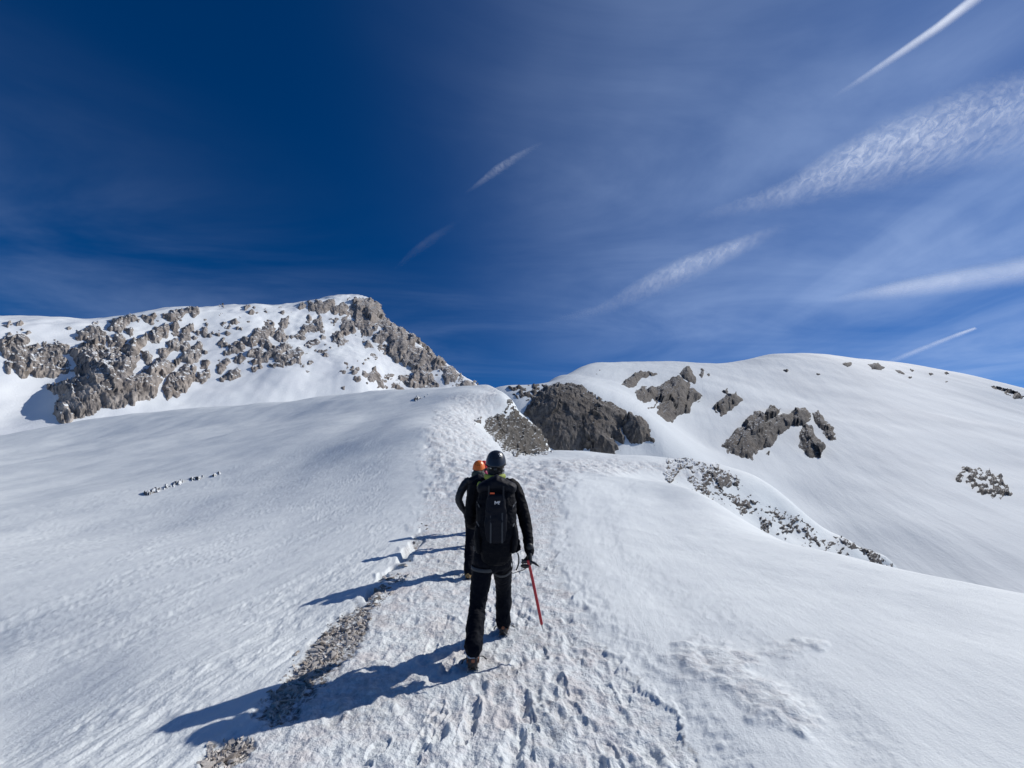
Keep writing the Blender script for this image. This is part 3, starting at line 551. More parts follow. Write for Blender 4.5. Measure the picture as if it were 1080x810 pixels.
outcrop(near, 'rock_patch', [ZI((580,545),(650,540),(735,575),(720,600),(790,640),(830,680),(860,705),(780,690),(700,660),(640,610),(600,580))], M['rockS'], 'black rocks at the very tip of the spur, against the valley snow', seed=67, H=3, wob=(2, 5), **ka)
outcrop(near, 'rock_ledge', [[(150,520),(170,512),(195,505),(232,497.5),(236,500),(205,508),(175,517),(155,523)]], M['rockS'], 'thin line of dark stones across the left snow slope', cat='rock ledge', seed=68, H=1.0, frag=.35, wob=(1.2, 5), res=.5)
outcrop(near, 'rock_ledge', [[(432,420),(441,415.5),(455,414),(452,418),(444,423),(436,425)]], M['rockS'], 'tiny rocky step high up left of the trail crest', cat='rock ledge', seed=69, H=1.0, frag=.5, wob=(1.2, 4), res=.5)
# ------------------------------------------------------------------ loose stones along the trail edge
M['stone'] = mat('pale_stone', (.60,.57,.53), .9, spec=.2, var=(16, (.38,.35,.32)), bump=(60, .5, .01))
M['stone2'] = mat('brown_stone', (.42,.37,.32), .9, spec=.2, var=(16, (.24,.205,.175)), bump=(60, .5, .01))
from mathutils import noise as mnoise
import bmesh
protos = []; rng = np.random.default_rng(23)
for k in range(9):
    bm = bmesh.new(); bmesh.ops.create_icosphere(bm, subdivisions=3, radius=1)
    sx, sy, sz = rng.uniform(1.0, 2.1), rng.uniform(.6, 1.0), rng.uniform(.3, .6)
    pl = [(Vector(rng.normal(0, 1, 3)).normalized(), rng.uniform(.32, .72)) for _ in range(13)]
    for v in bm.verts:
        for nrm, dd in pl:
            e = v.co.dot(nrm) - dd
            if e > 0: v.co -= nrm*e*.93
        v.co *= 1 + .10*mnoise.noise(v.co*2.3 + Vector((k*7, 0, 0))) + .04*mnoise.noise(v.co*6)
        v.co = Vector((v.co.x*sx, v.co.y*sy, v.co.z*sz))
    me = bpy.data.meshes.new('stone'); bm.to_mesh(me); bm.free()
    me.materials.append(M['stone'] if k % 3 else M['stone2']); protos.append(me)
def inside(pl, n, margin=0):
    A = np.array(pl); out = []
    while len(out) < n:
        c = rng.uniform(A.min(0), A.max(0), (200, 2)); s = poly_sd(c[:, 0], c[:, 1], pl) + fbm(c[:, 0]/9, c[:, 1]/9, s=5)*6
        out += [tuple(p) for p in c[s > margin]]
    return out[:n]
MAIN = [(392,640),(388,660),(378,674),(358,692),(334,712),(306,742),(290,756),(282,750),(296,728),(320,700),(332,680),(342,666),(356,654),(376,643)]
dep_ = bpy.context.evaluated_depsgraph_get()
bvh = None
def surf(px, py):
    x, y, z = near.hit(np.array([px]), np.array([py])); return float(x[0]), float(y[0])
from mathutils.bvhtree import BVHTree
_v = np.empty(len(ridge_o.data.vertices)*3, np.float32); ridge_o.data.vertices.foreach_get('co', _v); _v = _v.reshape(-1, 3)
nc_ = len(az); rows = [i for i in range(len(ld)) if 1.5 < math.exp(ld[i]) < 16]; cols = [j for j in range(nc_) if -50 < math.degrees(az[j]) < 45]
sub = _v.reshape(len(ld), nc_, 3)[rows[0]:rows[-1]+1, cols[0]:cols[-1]+1]; shp = sub.shape[:2]
bvh = BVHTree.FromPolygons(sub.reshape(-1, 3).tolist(), grid_faces(*shp).tolist())
def gz(x, y):                         # height of the finished snow surface
    h = bvh.ray_cast(Vector((x, y, 10)), Vector((0, 0, -1))); return h[0].z if h[0] else float(near.z(np.array([x]), np.array([y]))[0])
def lay(pts, smin, smax, label, group, cat='stone', name='stone'):
    for (a, b) in pts:
        x, y = surf(a, b); s = (smin + (smax-smin)*rng.random()**2.2)*1.12
        o = new_obj(name, protos[rng.integers(len(protos))]); o.location = (x, y, gz(x, y) + s*.12)
        o.scale = (s, s, s*rng.uniform(.8, 1.2)); o.rotation_euler = (rng.normal(0, .4), rng.normal(0, .4), rng.uniform(0, 6.28))
        tag(o, label, cat, group)
lay(inside(MAIN, 215), .014, .052, 'loose pale stone in the stony strip on the left edge of the trail', 'stones in the strip beside the trail')
lay(inside(STRIP2, 26, 1), .016, .05, 'loose stone in the small pile at the bottom left of the trail', 'stones at the bottom of the trail edge')
lay(inside([(384,636),(398,622),(412,612),(424,603),(430,608),(415,618),(400,632),(392,640)], 26), .02, .055, 'dark stone poking out of the snow above the stony strip', 'stones above the strip')
lay(inside([(330,690),(345,662),(330,668),(310,690),(285,722),(270,745),(290,732)], 18), .01, .03, 'small stone half sunk in snow left of the stony strip', 'sunk stones left of the strip')
lay(inside([(386,634),(405,612),(425,590),(440,566),(449,545),(454,546),(447,570),(432,594),(410,618),(392,640)], 46), .02, .06, 'dark stone in the broken line of prints left of the climbers ahead', 'stones in the line of prints')
# fine gravel between them
gx_, gy_ = [], []
gm = inside(MAIN, 1700, -1) + inside(STRIP2, 380, -2) + inside([(384,636),(398,622),(424,603),(430,608),(392,642)], 250, -1)
bv, bf = [], []
tet = np.array([(1,1,1),(-1,-1,1),(-1,1,-1),(1,-1,-1)], float)
GX = [surf(a, b) for a, b in gm[:0]]
A = np.array(gm); hx, hy, hz = near.hit(A[:, 0], A[:, 1])
for k in range(len(A)):
    s = .004 + .010*rng.random()**2; z0 = gz(hx[k], hy[k]); Rm = rng.normal(0, 1, (3, 3)); Q, _ = np.linalg.qr(Rm)
    vv = (tet*s*rng.uniform(.5, 1.3, (4, 1))) @ Q + np.array([hx[k], hy[k], z0+s*.2]); n0 = len(bv)
    bv += vv.tolist(); bf += [(n0, n0+1, n0+2), (n0, n0+3, n0+1), (n0, n0+2, n0+3), (n0+1, n0+3, n0+2)]
tag(new_obj('gravel', np_mesh('gravel', bv, bf, False), M['stone']), 'fine gravel between the stones on the left edge of the trail', 'gravel', kind='stuff')

# ------------------------------------------------------------------ vapour trails, kilometres up
def trail_mat(name, alpha, sc, thr, fade0=.12, fade1=.12, k=1.6, stretch=(1, 1, 1)):
    m = bpy.data.materials.new(name); m.use_nodes = True; q = NT(m); q.n.remove(q.n['Principled BSDF']); out = q.n['Material Output']
    g = q.add('ShaderNodeNewGeometry'); uv = q.add('ShaderNodeAttribute', attribute_name='along').outputs['Fac']
    dt = q.add('ShaderNodeVectorMath', {0: g.outputs['Normal'], 1: g.outputs['Incoming']}); dt.operation = 'DOT_PRODUCT'
    f = q.math('POWER', q.math('MAXIMUM', dt.outputs['Value'], 0.0), k)
    pos = q.mapping(g.outputs['Position'], tuple(sc*s for s in stretch), (0, 0, R(25)))
    n = q.rng(q.noise(pos, 1.0, 8, .68, .8), thr[0], thr[1], thr[2], 1.0)
    e = q.math('MULTIPLY', q.rng(uv, 0, fade0), q.rng(uv, 1.0, 1-fade1))
    a = q.math('MULTIPLY', q.math('MULTIPLY', f, n), q.math('MULTIPLY', e, alpha), clamp=True)
    a = q.math('MULTIPLY', a, q.math('SUBTRACT', 1.0, g.outputs['Backfacing']))
    tr = q.add('ShaderNodeBsdfTranslucent', {'Color': (.95, .97, 1, 1)}); df = q.add('ShaderNodeBsdfDiffuse', {'Color': (.95, .97, 1, 1)})
    mx = q.add('ShaderNodeMixShader', {0: .5, 1: tr.outputs[0], 2: df.outputs[0]})
    tp = q.add('ShaderNodeBsdfTransparent'); fin = q.add('ShaderNodeMixShader', {0: a, 1: tp.outputs[0], 2: mx.outputs[0]})
    q.l.new(fin.outputs[0], out.inputs['Surface']); return m
def vapour(pts, H, m, label, name='vapour_trail', cat='vapour trail', group='vapour trails'):
    """pts: (px, py, half width in photo pixels)"""
    C = []; 
    for (a, b, r) in pts:
        u, t = ray(a, b); Y = H/float(t); p = Vector((float(u)*Y, Y, EYE+H)); C.append((p, r*p.length/FPX))
    n = 60; T = np.linspace(0, len(C)-1, n); Pn = []; Rn = []
    for t in T:
        i = min(int(t), len(C)-2); f = t-i
        Pn.append(C[i][0].lerp(C[i+1][0], f)); Rn.append(C[i][1]*(1-f)+C[i+1][1]*f)
    for _ in range(3):
        Pn = [Pn[0]] + [(Pn[i-1]+Pn[i]*2+Pn[i+1])/4 for i in range(1, n-1)] + [Pn[-1]]
    ring = 28; V = []; A = []
    for i in range(n):
        tg = (Pn[min(i+1, n-1)]-Pn[max(i-1, 0)]).normalized(); s = tg.cross(Vector((0, 0, 1))).normalized(); up = s.cross(tg)
        for j in range(ring):
            th = 2*math.pi*j/ring; V.append(Pn[i] + s*math.cos(th)*Rn[i] + up*math.sin(th)*Rn[i]*.75); A.append(i/(n-1))
    o = new_obj(name, np_mesh(name, [tuple(v) for v in V], grid_faces(n, ring, True)[:, ::-1], True, {'along': A}), m)
    tag(o, label, cat, group)
    # normals outward
    return o
T1 = trail_mat('thin_trail', .72, .003, (.2, .7, .6), .02, .6, 3.0)
T2 = trail_mat('scaly_trail', .62, .010, (.28, .80, .15), .55, .02, 2.8, (1.2, .5, 1))
T3 = trail_mat('faint_trail', .36, .009, (.30, .72, .30), .5, .4, 2.2, (1.2, .5, 1))
T4 = trail_mat('soft_trail', .55, .0014, (.2, .7, .6), .5, .02, 2.6)
vapour([(1060,-25,5),(1030,-2,4.5),(990,29,4),(950,56,3.5),(910,83,3),(872,107,2)], 5200, T1, 'straight white vapour trail running to the top right corner of the sky')
vapour([(716,234,3),(770,221,9),(830,206,15),(880,184,24),(930,166,30),(990,147,33),(1040,134,34),(1100,122,36)], 5000, T2, 'widest scaly vapour trail across the right of the sky')
vapour([(560,345,3),(640,325,9),(690,299,16),(730,281,16),(770,264,12),(805,249,8),(838,234,4)], 5000, T3, 'faint rippled vapour trail just below the widest one')
vapour([(865,319,3),(905,312,7),(950,305,10),(1000,297,12),(1050,290,13),(1110,280,15)], 5000, T4, 'soft vapour trail low at the right edge of the sky')
vapour([(1032,345,1.5),(1010,353,2.6),(980,365,3),(955,375,3.2),(935,383.5,3),(928,386,2)], 3600, T1, 'short thin vapour trail touching the right hillside crest')
T5 = trail_mat('wisp', .22, .012, (.3, .7, .3), .5, .45, 2.6)
vapour([(488,206,1),(505,194,3),(525,179,5),(548,164,4),(578,147,1)], 5000, T5, 'small bright cloud wisp high in the middle of the sky', 'cloud_wisp', 'cloud', 'cloud wisps')
T6 = trail_mat('wisp_faint', .09, .004, (.3, .7, .3), .5, .45, 2.6)
vapour([(412,288,1),(435,268,5),(458,251,6),(488,230,2)], 5000, T6, 'very faint cloud wisp below the small bright one', 'cloud_wisp', 'cloud', 'cloud wisps')
# ------------------------------------------------------------------ figures
M['jacket'] = mat('black_shell_jacket', (.0025,.0032,.006), .7, spec=.10, bump=(55, .12, .003))
M['pants'] = mat('black_softshell_trousers', (.0022,.0035,.008), .75, spec=.10, bump=(70, .3, .003))
M['pack'] = mat('dark_pack_fabric', (.002,.003,.006), .7, spec=.1, bump=(160, .5, .003))
M['pack2'] = mat('pack_panel', (.003,.0045,.010), .6, spec=.16, bump=(160, .5, .003))
M['web'] = mat('grey_webbing', (.035,.04,.048), .7, bump=(250, .4, .002))
M['blackweb'] = mat('black_webbing', (.012,.012,.015), .7)
M['lime'] = mat('lime_fabric', (.30,.36,.045), .65, bump=(90, .3, .003))
M['olive'] = mat('olive_fabric', (.045,.055,.045), .7, bump=(90, .3, .003))
M['helmet'] = mat('black_helmet_shell', (.022,.026,.034), .28, spec=.5)
M['pad'] = mat('helmet_padding', (.01,.01,.012), .8)
M['orange'] = mat('orange_helmet_shell', (.80,.17,.02), .38)
M['red'] = mat('red_helmet_shell', (.62,.025,.03), .35)
M['magenta'] = mat('magenta_fabric', (.42,.02,.09), .6)
M['navy'] = mat('navy_fabric', (.004,.006,.012), .6, bump=(70, .3, .003))
M['glove'] = mat('black_glove', (.010,.011,.013), .55, bump=(120, .4, .003))
M['skin'] = mat('skin', (.55,.33,.24), .5)
M['sole'] = mat('boot_rubber', (.012,.012,.013), .75)
M['boot'] = mat('dark_boot_leather', (.045,.032,.026), .6, bump=(80, .3, .003))
M['bootorange'] = mat('orange_boot_panel', (.30,.10,.045), .6)
M['boottan'] = mat('tan_boot_leather', (.42,.25,.09), .6, bump=(80, .3, .003))
M['steel'] = mat('steel', (.45,.46,.48), .35, metal=1)
M['white'] = mat('white_print_and_glint', (.8,.8,.8), .5)
M['cuff'] = mat('pale_grey_cuff', (.45,.5,.58), .7)
M['redshaft'] = mat('red_axe_shaft', (.42,.012,.025), .35, spec=.5)
M['eye'] = mat('eye_white', (.7,.68,.65), .3); M['hair'] = mat('brown_hair', (.03,.018,.01), .8)
M['redtag'] = mat('red_orange_label', (.75,.10,.02), .5)

def tube_vf(pts, rad, seg=14, ref=(1, 0, 0), cap=True):
    """closed tapered tube; rad = r or (r along ref, r across)"""
    pts = [Vector(p) for p in pts]; rad = [(r, r) if not isinstance(r, (tuple, list)) else tuple(r) for r in rad]
    n = len(pts); T = [(pts[min(i+1, n-1)]-pts[max(i-1, 0)]).normalized() for i in range(n)]
    if cap:
        P2, R2, T2 = [], [], []
        for k in (.98, .82, .45): P2.append(pts[0]-T[0]*min(rad[0])*k); R2.append((rad[0][0]*math.sqrt(1-k*k), rad[0][1]*math.sqrt(1-k*k))); T2.append(T[0])
        P2 += pts; R2 += rad; T2 += T
        for k in (.45, .82, .98): P2.append(pts[-1]+T[-1]*min(rad[-1])*k); R2.append((rad[-1][0]*math.sqrt(1-k*k), rad[-1][1]*math.sqrt(1-k*k))); T2.append(T[-1])
        pts, rad, T = P2, R2, T2
    V, F = [], []; rf = Vector(ref)
    for p, r, t in zip(pts, rad, T):
        u = rf - t*rf.dot(t)
        if u.length < .05: u = Vector((0, 1, 0)) - t*t.y
        u.normalize(); v = t.cross(u)
        for j in range(seg):
            a = 2*math.pi*j/seg; V.append(p + u*math.cos(a)*r[0] + v*math.sin(a)*r[1])
    m = len(pts)
    for i in range(m-1):
        for j in range(seg):
            k = (j+1) % seg; F.append((i*seg+j, i*seg+k, (i+1)*seg+k, (i+1)*seg+j))
    F.append(tuple(range(seg-1, -1, -1))); F.append(tuple((m-1)*seg+j for j in range(seg)))
    return V, F
def ball_vf(c, r, seg=16, rings=10):
    c = Vector(c); r = (r, r, r) if not isinstance(r, (tuple, list)) else r; V, F = [], []
    for i in range(rings+1):
        th = math.pi*(i+.02)/(rings+.04)
        for j in range(seg):
            a = 2*math.pi*j/seg; V.append(c + Vector((r[0]*math.sin(th)*math.cos(a), r[1]*math.sin(th)*math.sin(a), r[2]*math.cos(th))))
    for i in range(rings):
        for j in range(seg):
            k = (j+1) % seg; F.append((i*seg+j, (i+1)*seg+j, (i+1)*seg+k, i*seg+k))
    F.append(tuple(range(seg))); F.append(tuple(rings*seg+j for j in range(seg-1, -1, -1)))
    return V, F
def box_vf(c, s, rot=None):
    V = [Vector((x*s[0]/2, y*s[1]/2, z*s[2]/2)) for x in (-1, 1) for y in (-1, 1) for z in (-1, 1)]
    if rot: V = [rot @ v for v in V]
    V = [v + Vector(c) for v in V]
    return V, [(0,1,3,2),(4,6,7,5),(0,4,5,1),(2,3,7,6),(0,2,6,4),(1,5,7,3)]
def join_vf(parts):
    V, F = [], []
    for v, f in parts: n = len(V); V += list(v); F += [tuple(i+n for i in q_) for q_ in f]
    return V, F
def raw_mesh(name, parts, smooth=True):
    V, F = join_vf(parts); me = bpy.data.meshes.new(name); me.from_pydata([tuple(v) for v in V], [], F); me.update()
    bm = bmesh.new(); bm.from_mesh(me); bmesh.ops.recalc_face_normals(bm, faces=bm.faces); bm.to_mesh(me); bm.free()
    if smooth: me.polygons.foreach_set('use_smooth', [True]*len(me.polygons))
    return me
def organic(name, parts, voxel=.008, smooth=3, wr=None, thick=None):
    """fuse closed volumes into one continuous skin, relax it, press folds into it"""
    me = raw_mesh(name, parts); o = bpy.data.objects.new('tmp', me); COL.objects.link(o)
    r = o.modifiers.new('r', 'REMESH'); r.mode = 'VOXEL'; r.voxel_size = voxel; r.use_smooth_shade = True
    s = o.modifiers.new('s', 'SMOOTH'); s.factor = .6; s.iterations = smooth
    dg = bpy.context.evaluated_depsgraph_get(); out = bpy.data.meshes.new_from_object(o.evaluated_get(dg)); out.name = name
    bpy.data.objects.remove(o); bpy.data.meshes.remove(me)
    if wr:
        n = len(out.vertices); co = np.empty(n*3, np.float32); no = np.empty(n*3, np.float32); out.vertices.foreach_get('co', co); out.vertices.foreach_get('normal', no)
        co = co.reshape(-1, 3).astype(float); no = no.reshape(-1, 3)
        for (amp, fx, fy, fz, sd_) in wr:
            wx = noise(co[:, 0]*4, co[:, 1]*4, co[:, 2]*4+.3, sd_+50)*.9
            k = ridged(co[:, 0]*fx+wx, co[:, 1]*fy, co[:, 2]*fz+wx+.31, o=2, s=sd_); co += no*((k-.45)*amp)[:, None]
        out.vertices.foreach_set('co', co.astype(np.float32).ravel()); out.update()
    out.polygons.foreach_set('use_smooth', [True]*len(out.polygons)); return out
def ribbon_vf(pts, w, t, nrm):
    """flat strap along pts; nrm: outward direction(s)"""
    pts = [Vector(p) for p in pts]; n = len(pts); V, F = [], []
    for i, p in enumerate(pts):
        T = (pts[min(i+1, n-1)]-pts[max(i-1, 0)]).normalized(); N_ = Vector(nrm[i] if isinstance(nrm, list) else nrm); N_ = (N_-T*N_.dot(T)).normalized(); S = T.cross(N_)
        V += [p+S*w/2, p+S*w/2+N_*t, p-S*w/2+N_*t, p-S*w/2]
    for i in range(n-1):
        for j in range(4): k = (j+1) % 4; F.append((i*4+j, i*4+k, i*4+4+k, i*4+4+j))
    F += [(0, 1, 2, 3), (4*n-4, 4*n-3, 4*n-2, 4*n-1)]; return V, F
def obj(name, me, m, parent): return new_obj(name, me, m, parent)
def curve(pts, n=12):
    pts = [Vector(p) for p in pts]; out = []
    for i in range(len(pts)-1):
        p0, p1, p2, p3 = pts[max(i-1, 0)], pts[i], pts[i+1], pts[min(i+2, len(pts)-1)]
        for k in range(n):
            t = k/n; out.append(.5*((2*p1)+(p2-p0)*t+(2*p0-5*p1+4*p2-p3)*t*t+(3*p1-p0-3*p2+p3)*t*t*t))
    out.append(pts[-1]); return out

def hand_parts(w, dirn, side, curl, s=1.0, fat=1.0, palm_n=None):
    """palm + five separate curled fingers. w wrist, dirn towards knuckles, side towards the thumb, palm_n where fingers close"""
    d = Vector(dirn).normalized(); t = Vector(side); t = (t-d*t.dot(d)).normalized(); nrm = Vector(palm_n) if palm_n else d.cross(t); nrm = (nrm - d*nrm.dot(d) - t*nrm.dot(t)).normalized()
    w = Vector(w); L = []
    L.append(tube_vf([w-d*.01, w+d*.03*s, w+d*.065*s, w+d*.088*s], [(.024*fat, .020*fat), (.036*fat, .017*fat), (.041*fat, .016*fat), (.038*fat, .014*fat)], 14, t))
    for k, (off, ln) in enumerate([(.030, .078), (.010, .088), (-.010, .082), (-.029, .064)]):
        p = w + d*.085*s + t*off*s; a = 0; pts = [p-d*.02, p]; dd = d.copy()
        for j, f in enumerate((.45, .30, .25)):
            a += curl*(.9, 1.1, .8)[j]; dd = d*math.cos(a) + nrm*math.sin(a); p = p + dd*ln*f*s; pts.append(p)
        L.append(tube_vf(pts, [.010*fat, .0105*fat, .010*fat, .0092*fat, .008*fat], 10, t))
    p = w + d*.025*s + t*.028*s; q1 = p + (d*.55+t*.65+nrm*.35).normalized()*.040*s; q2 = q1 + (d*.65+t*.15+nrm*.7).normalized()*.032*s; q3 = q2 + (d*.5-t*.3+nrm*.8).normalized()*.024*s
    L.append(tube_vf([p-t*.008, p, q1, q2, q3], [.014*fat, .014*fat, .0125*fat, .011*fat, .009*fat], 10, d))
    return L

def helmet_parts(H, fw, s=1.0):
    """shell as (verts, faces): dome with lowered back and raised side edge; fw = facing yaw"""
    seg, rings = 40, 16; V, F = [], []; c, sn = math.cos(fw), math.sin(fw)
    def loc(x, y, z): return Vector((H[0]+(x*c-y*sn)*s, H[1]+(x*sn+y*c)*s, H[2]+z*s))
    for i in range(rings+1):
        for j in range(seg):
            a = 2*math.pi*j/seg; fx, fy = math.cos(a), math.sin(a)      # fy=+1 front, -1 back
            low = -.045 + .03*max(0, fy) - .030*max(0, -fy)**2 + .022*abs(fx)**6
            th = (math.pi/2)*(i/rings); k = math.sin(th)
            zt = .125*math.cos(th)**.85 if i < rings else 0
            zz = zt*(1-k**4*0) + (low)*k**5
            rx, ry = .108, .128
            bulge = 1 + .018*math.cos(6*a)*k*(1-k)*4 + .012*(abs(math.cos(a*1.0))**8)*k
            V.append(loc(fx*rx*k*bulge, fy*ry*k*bulge, zz))
    for i in range(rings):
        for j in range(seg): k = (j+1) % seg; F.append((i*seg+j, (i+1)*seg+j, (i+1)*seg+k, i*seg+k))
    # inner lip
    n0 = len(V)
    for j in range(seg):
        a = 2*math.pi*j/seg; v = V[rings*seg+j]; ctr = Vector((H[0], H[1], v.z)); V.append(v + (ctr-v)*.10 + Vector((0, 0, .012)))
    for j in range(seg): k = (j+1) % seg; F.append((rings*seg+j, n0+j, n0+k, rings*seg+k))
    return (V, F), loc
def make_helmet(parent, H, yaw, m, s=1.0, sticker=False):
    vf, loc = helmet_parts(H, yaw, s); me = raw_mesh('helmet', [vf]); h = obj('helmet', me, m, parent)
    def sf(a, k, o=0):
        th = math.asin(k); fx, fy = math.cos(a), math.sin(a); low = -.045 + .03*max(0, fy) - .030*max(0, -fy)**2 + .022*abs(fx)**6
        p = loc(fx*.108*k, fy*.128*k, .125*math.cos(th)**.85 + low*k**5); n = (p-Vector(H)).normalized(); return p + n*o, n
    holes = []
    for sx in (-1, 1):
        for (aa, kk) in [(-62, .62), (-52, .86), (-25, .72), (-80, .88), (10, .6), (35, .8)]:
            p, n = sf(R(aa if sx > 0 else 180-aa), kk); holes.append(tube_vf([p - n*.004, p + n*.0012], [(.010, .0055), (.010, .0055)], 10, (0, 0, 1), False))
    obj('helmet_vent', raw_mesh('helmet_vent', holes), M['pad'], h)
    rim = [loc(.110*math.cos(a), .130*math.sin(a), -.045+.03*max(0, math.sin(a))-.030*max(0, -math.sin(a))**2+.022*abs(math.cos(a))**6) for a in np.linspace(0, 2*math.pi, 41)]
    obj('helmet_rim', raw_mesh('helmet_rim', [tube_vf(rim, [.0042]*41, 6, (0, 0, 1), False)]), M['pad'], h)
    # head band, dial and straps at the back of the head
    st = [ribbon_vf([loc(sx*.085, -.055, -.055), loc(sx*.088, -.02, -.10), loc(sx*.065, .035, -.145)], .016, .004, (sx, -.2, 0)) for sx in (-1, 1)]
    st += [ribbon_vf([loc(sx*.03, -.105, -.06), loc(sx*.07, -.07, -.09), loc(sx*.088, -.02, -.10)], .014, .004, (sx*.5, -1, 0)) for sx in (-1, 1)]
    for sv in st: obj('helmet_strap', raw_mesh('helmet_strap', [sv], False), M['blackweb'], h)
    obj('adjustment_dial', raw_mesh('adjustment_dial', [tube_vf([loc(0, -.108, -.085), loc(0, -.120, -.087)], [.017, .015], 14, (1, 0, 0))]), M['web'], h)
    if sticker:
        ring = []; c0, n = sf(R(-58), .80, .001); u = n.cross(Vector((0, 0, 1))).normalized(); v = u.cross(n)
        for a0, a1 in ((.3, 2.4), (3.0, 5.6)):
            ring.append(tube_vf([c0+n*.006+u*math.cos(a)*.017+v*math.sin(a)*.017 for a in np.linspace(a0, a1, 14)], [.0032]*14, 6, tuple(n), False))
        ring.append(tube_vf([c0+n*.006-u*.009-v*.006, c0+n*.007+v*.008, c0+n*.006+u*.009-v*.006], [.0028]*3, 6, tuple(n), False))
        obj('helmet_emblem', raw_mesh('helmet_emblem', ring), M['white'], h)
        q0 = loc(-.050, -.108, -.072); obj('strap_buckle_glint', raw_mesh('strap_buckle_glint', [box_vf(q0, (.022, .006, .012), Matrix.Rotation(.5, 3, 'Y'))]), M['white'], h)  # strap buckle coloured white: its bright glint is painted on
    return h

def boot(parent, heel, yaw, pitch, m1, m2, crampon=True, s=1.0):
    """heel: point on the snow under the heel"""
    Rz = Matrix.Rotation(yaw, 4, 'Z') @ Matrix.Rotation(pitch, 4, 'X'); hp = Vector(heel)
    def L(x, y, z): return hp + (Rz @ Vector((x*s, y*s, z*s)))
    def LV(vf): return [L(*v) for v in vf[0]], vf[1]
    up = [tube_vf([(0, .045, .045), (0, .05, .09), (0, .052, .12), (0, .055, .145)], [(.046, .055), (.044, .054), (.042, .050), (.040, .046)], 16),
          tube_vf([(0, .02, .055), (0, .10, .06), (0, .18, .052), (0, .25, .045), (0, .285, .04)], [(.042, .038), (.045, .045), (.048, .034), (.045, .026), (.032, .018)], 16),
          tube_vf([(0, .08, .11), (0, .15, .075)], [(.036, .036), (.038, .03)], 12)]
    b = obj('boot', organic('boot', [LV(v) for v in up], .006, 2), m1, parent)
    so = [tube_vf([(0, .005, .016), (0, .05, .016), (0, .11, .016), (0, .19, .016), (0, .26, .018), (0, .305, .026)], [(.036, .015), (.042, .016), (.038, .013), (.050, .015), (.046, .014), (.028, .010)], 14)]
    obj('sole', raw_mesh('sole', [LV(v) for v in so]), M['sole'], b)
    pn = [tube_vf([(0, -.006, .055), (0, -.007, .085)], [(.020, .010), (.015, .008)], 10), tube_vf([(.040, .03, .06), (.043, .10, .055)], [(.010, .014)]*2, 8), tube_vf([(-.040, .03, .06), (-.043, .10, .055)], [(.010, .014)]*2, 8)]
    obj('heel_panel', raw_mesh('heel_panel', [LV(v) for v in pn]), m2, b)
    lc = [tube_vf([(-.03, .105+.02*k, .108-.013*k), (0, .12+.02*k, .125-.014*k), (.03, .105+.02*k, .108-.013*k)], [.003]*3, 6) for k in range(4)]
    obj('lace', raw_mesh('lace', [LV(v) for v in lc]), M['bootorange'], b)
    if crampon:
        fr = [tube_vf([(sx*.040, -.004, .004), (sx*.044, .06, .002)], [.0035]*2, 6) for sx in (-1, 1)] + [tube_vf([(sx*.030, .11, .002), (sx*.052, .18, .002), (sx*.048, .26, .004), (sx*.018, .31, .01)], [.0035]*4, 6) for sx in (-1, 1)]
        fr += [tube_vf([(-.040, -.004, .004), (.040, -.004, .004)], [.004]*2, 6), tube_vf([(-.044, .06, .002), (.044, .06, .002)], [.004]*2, 6), tube_vf([(0, .06, .002), (0, .18, .002)], [(.008, .002)]*2, 6), tube_vf([(-.052, .18, .002), (.052, .18, .002)], [.004]*2, 6)]
        for (xx, yy) in [(-.040, 0), (.040, 0), (-.044, .06), (.044, .06), (-.05, .17), (.05, .17), (-.05, .23), (.05, .23), (-.03, .29), (.03, .29)]:
            fr.append(tube_vf([(xx, yy, .004), (xx*1.03, yy+.002, -.030)], [(.008, .0022), (.0015, .001)], 6))
        for sx in (-1, 1): fr.append(tube_vf([(sx*.015, .30, .006), (sx*.018, .345, -.012)], [(.006, .003), (.0015, .001)], 6))
        cr = obj('crampon', raw_mesh('crampon', [LV(v) for v in fr], False), M['steel'], b)
        hb = [tube_vf([(-.030, -.012, .018), (0, -.018, .060), (.030, -.012, .018)], [(.008, .005), (.016, .006), (.008, .005)], 8)]
        obj('heel_bail', raw_mesh('heel_bail', [LV(v) for v in hb]), M['web'], cr)
        stp = [ribbon_vf([L(-.05, .01, .06), L(-.052, .06, .085), L(-.035, .13, .115), L(0, .15, .125), L(.035, .13, .115), L(.052, .06, .085), L(.05, .01, .06)], .014, .003, [(-1, 0, .1), (-1, 0, .3), (-.6, 0, 1), (0, .3, 1), (.6, 0, 1), (1, 0, .3), (1, 0, .1)]),
               ribbon_vf([L(.05, .07, .08), L(.085, .05, .085), L(.115, .03, .07)], .014, .003, (0, 0, 1)), ribbon_vf([L(-.05, .05, .08), L(-.08, .02, .075), L(-.092, .0, .055)], .011, .003, (0, 0, 1))]
        obj('crampon_strap', raw_mesh('crampon_strap', stp, False), M['blackweb'], cr)
    return b

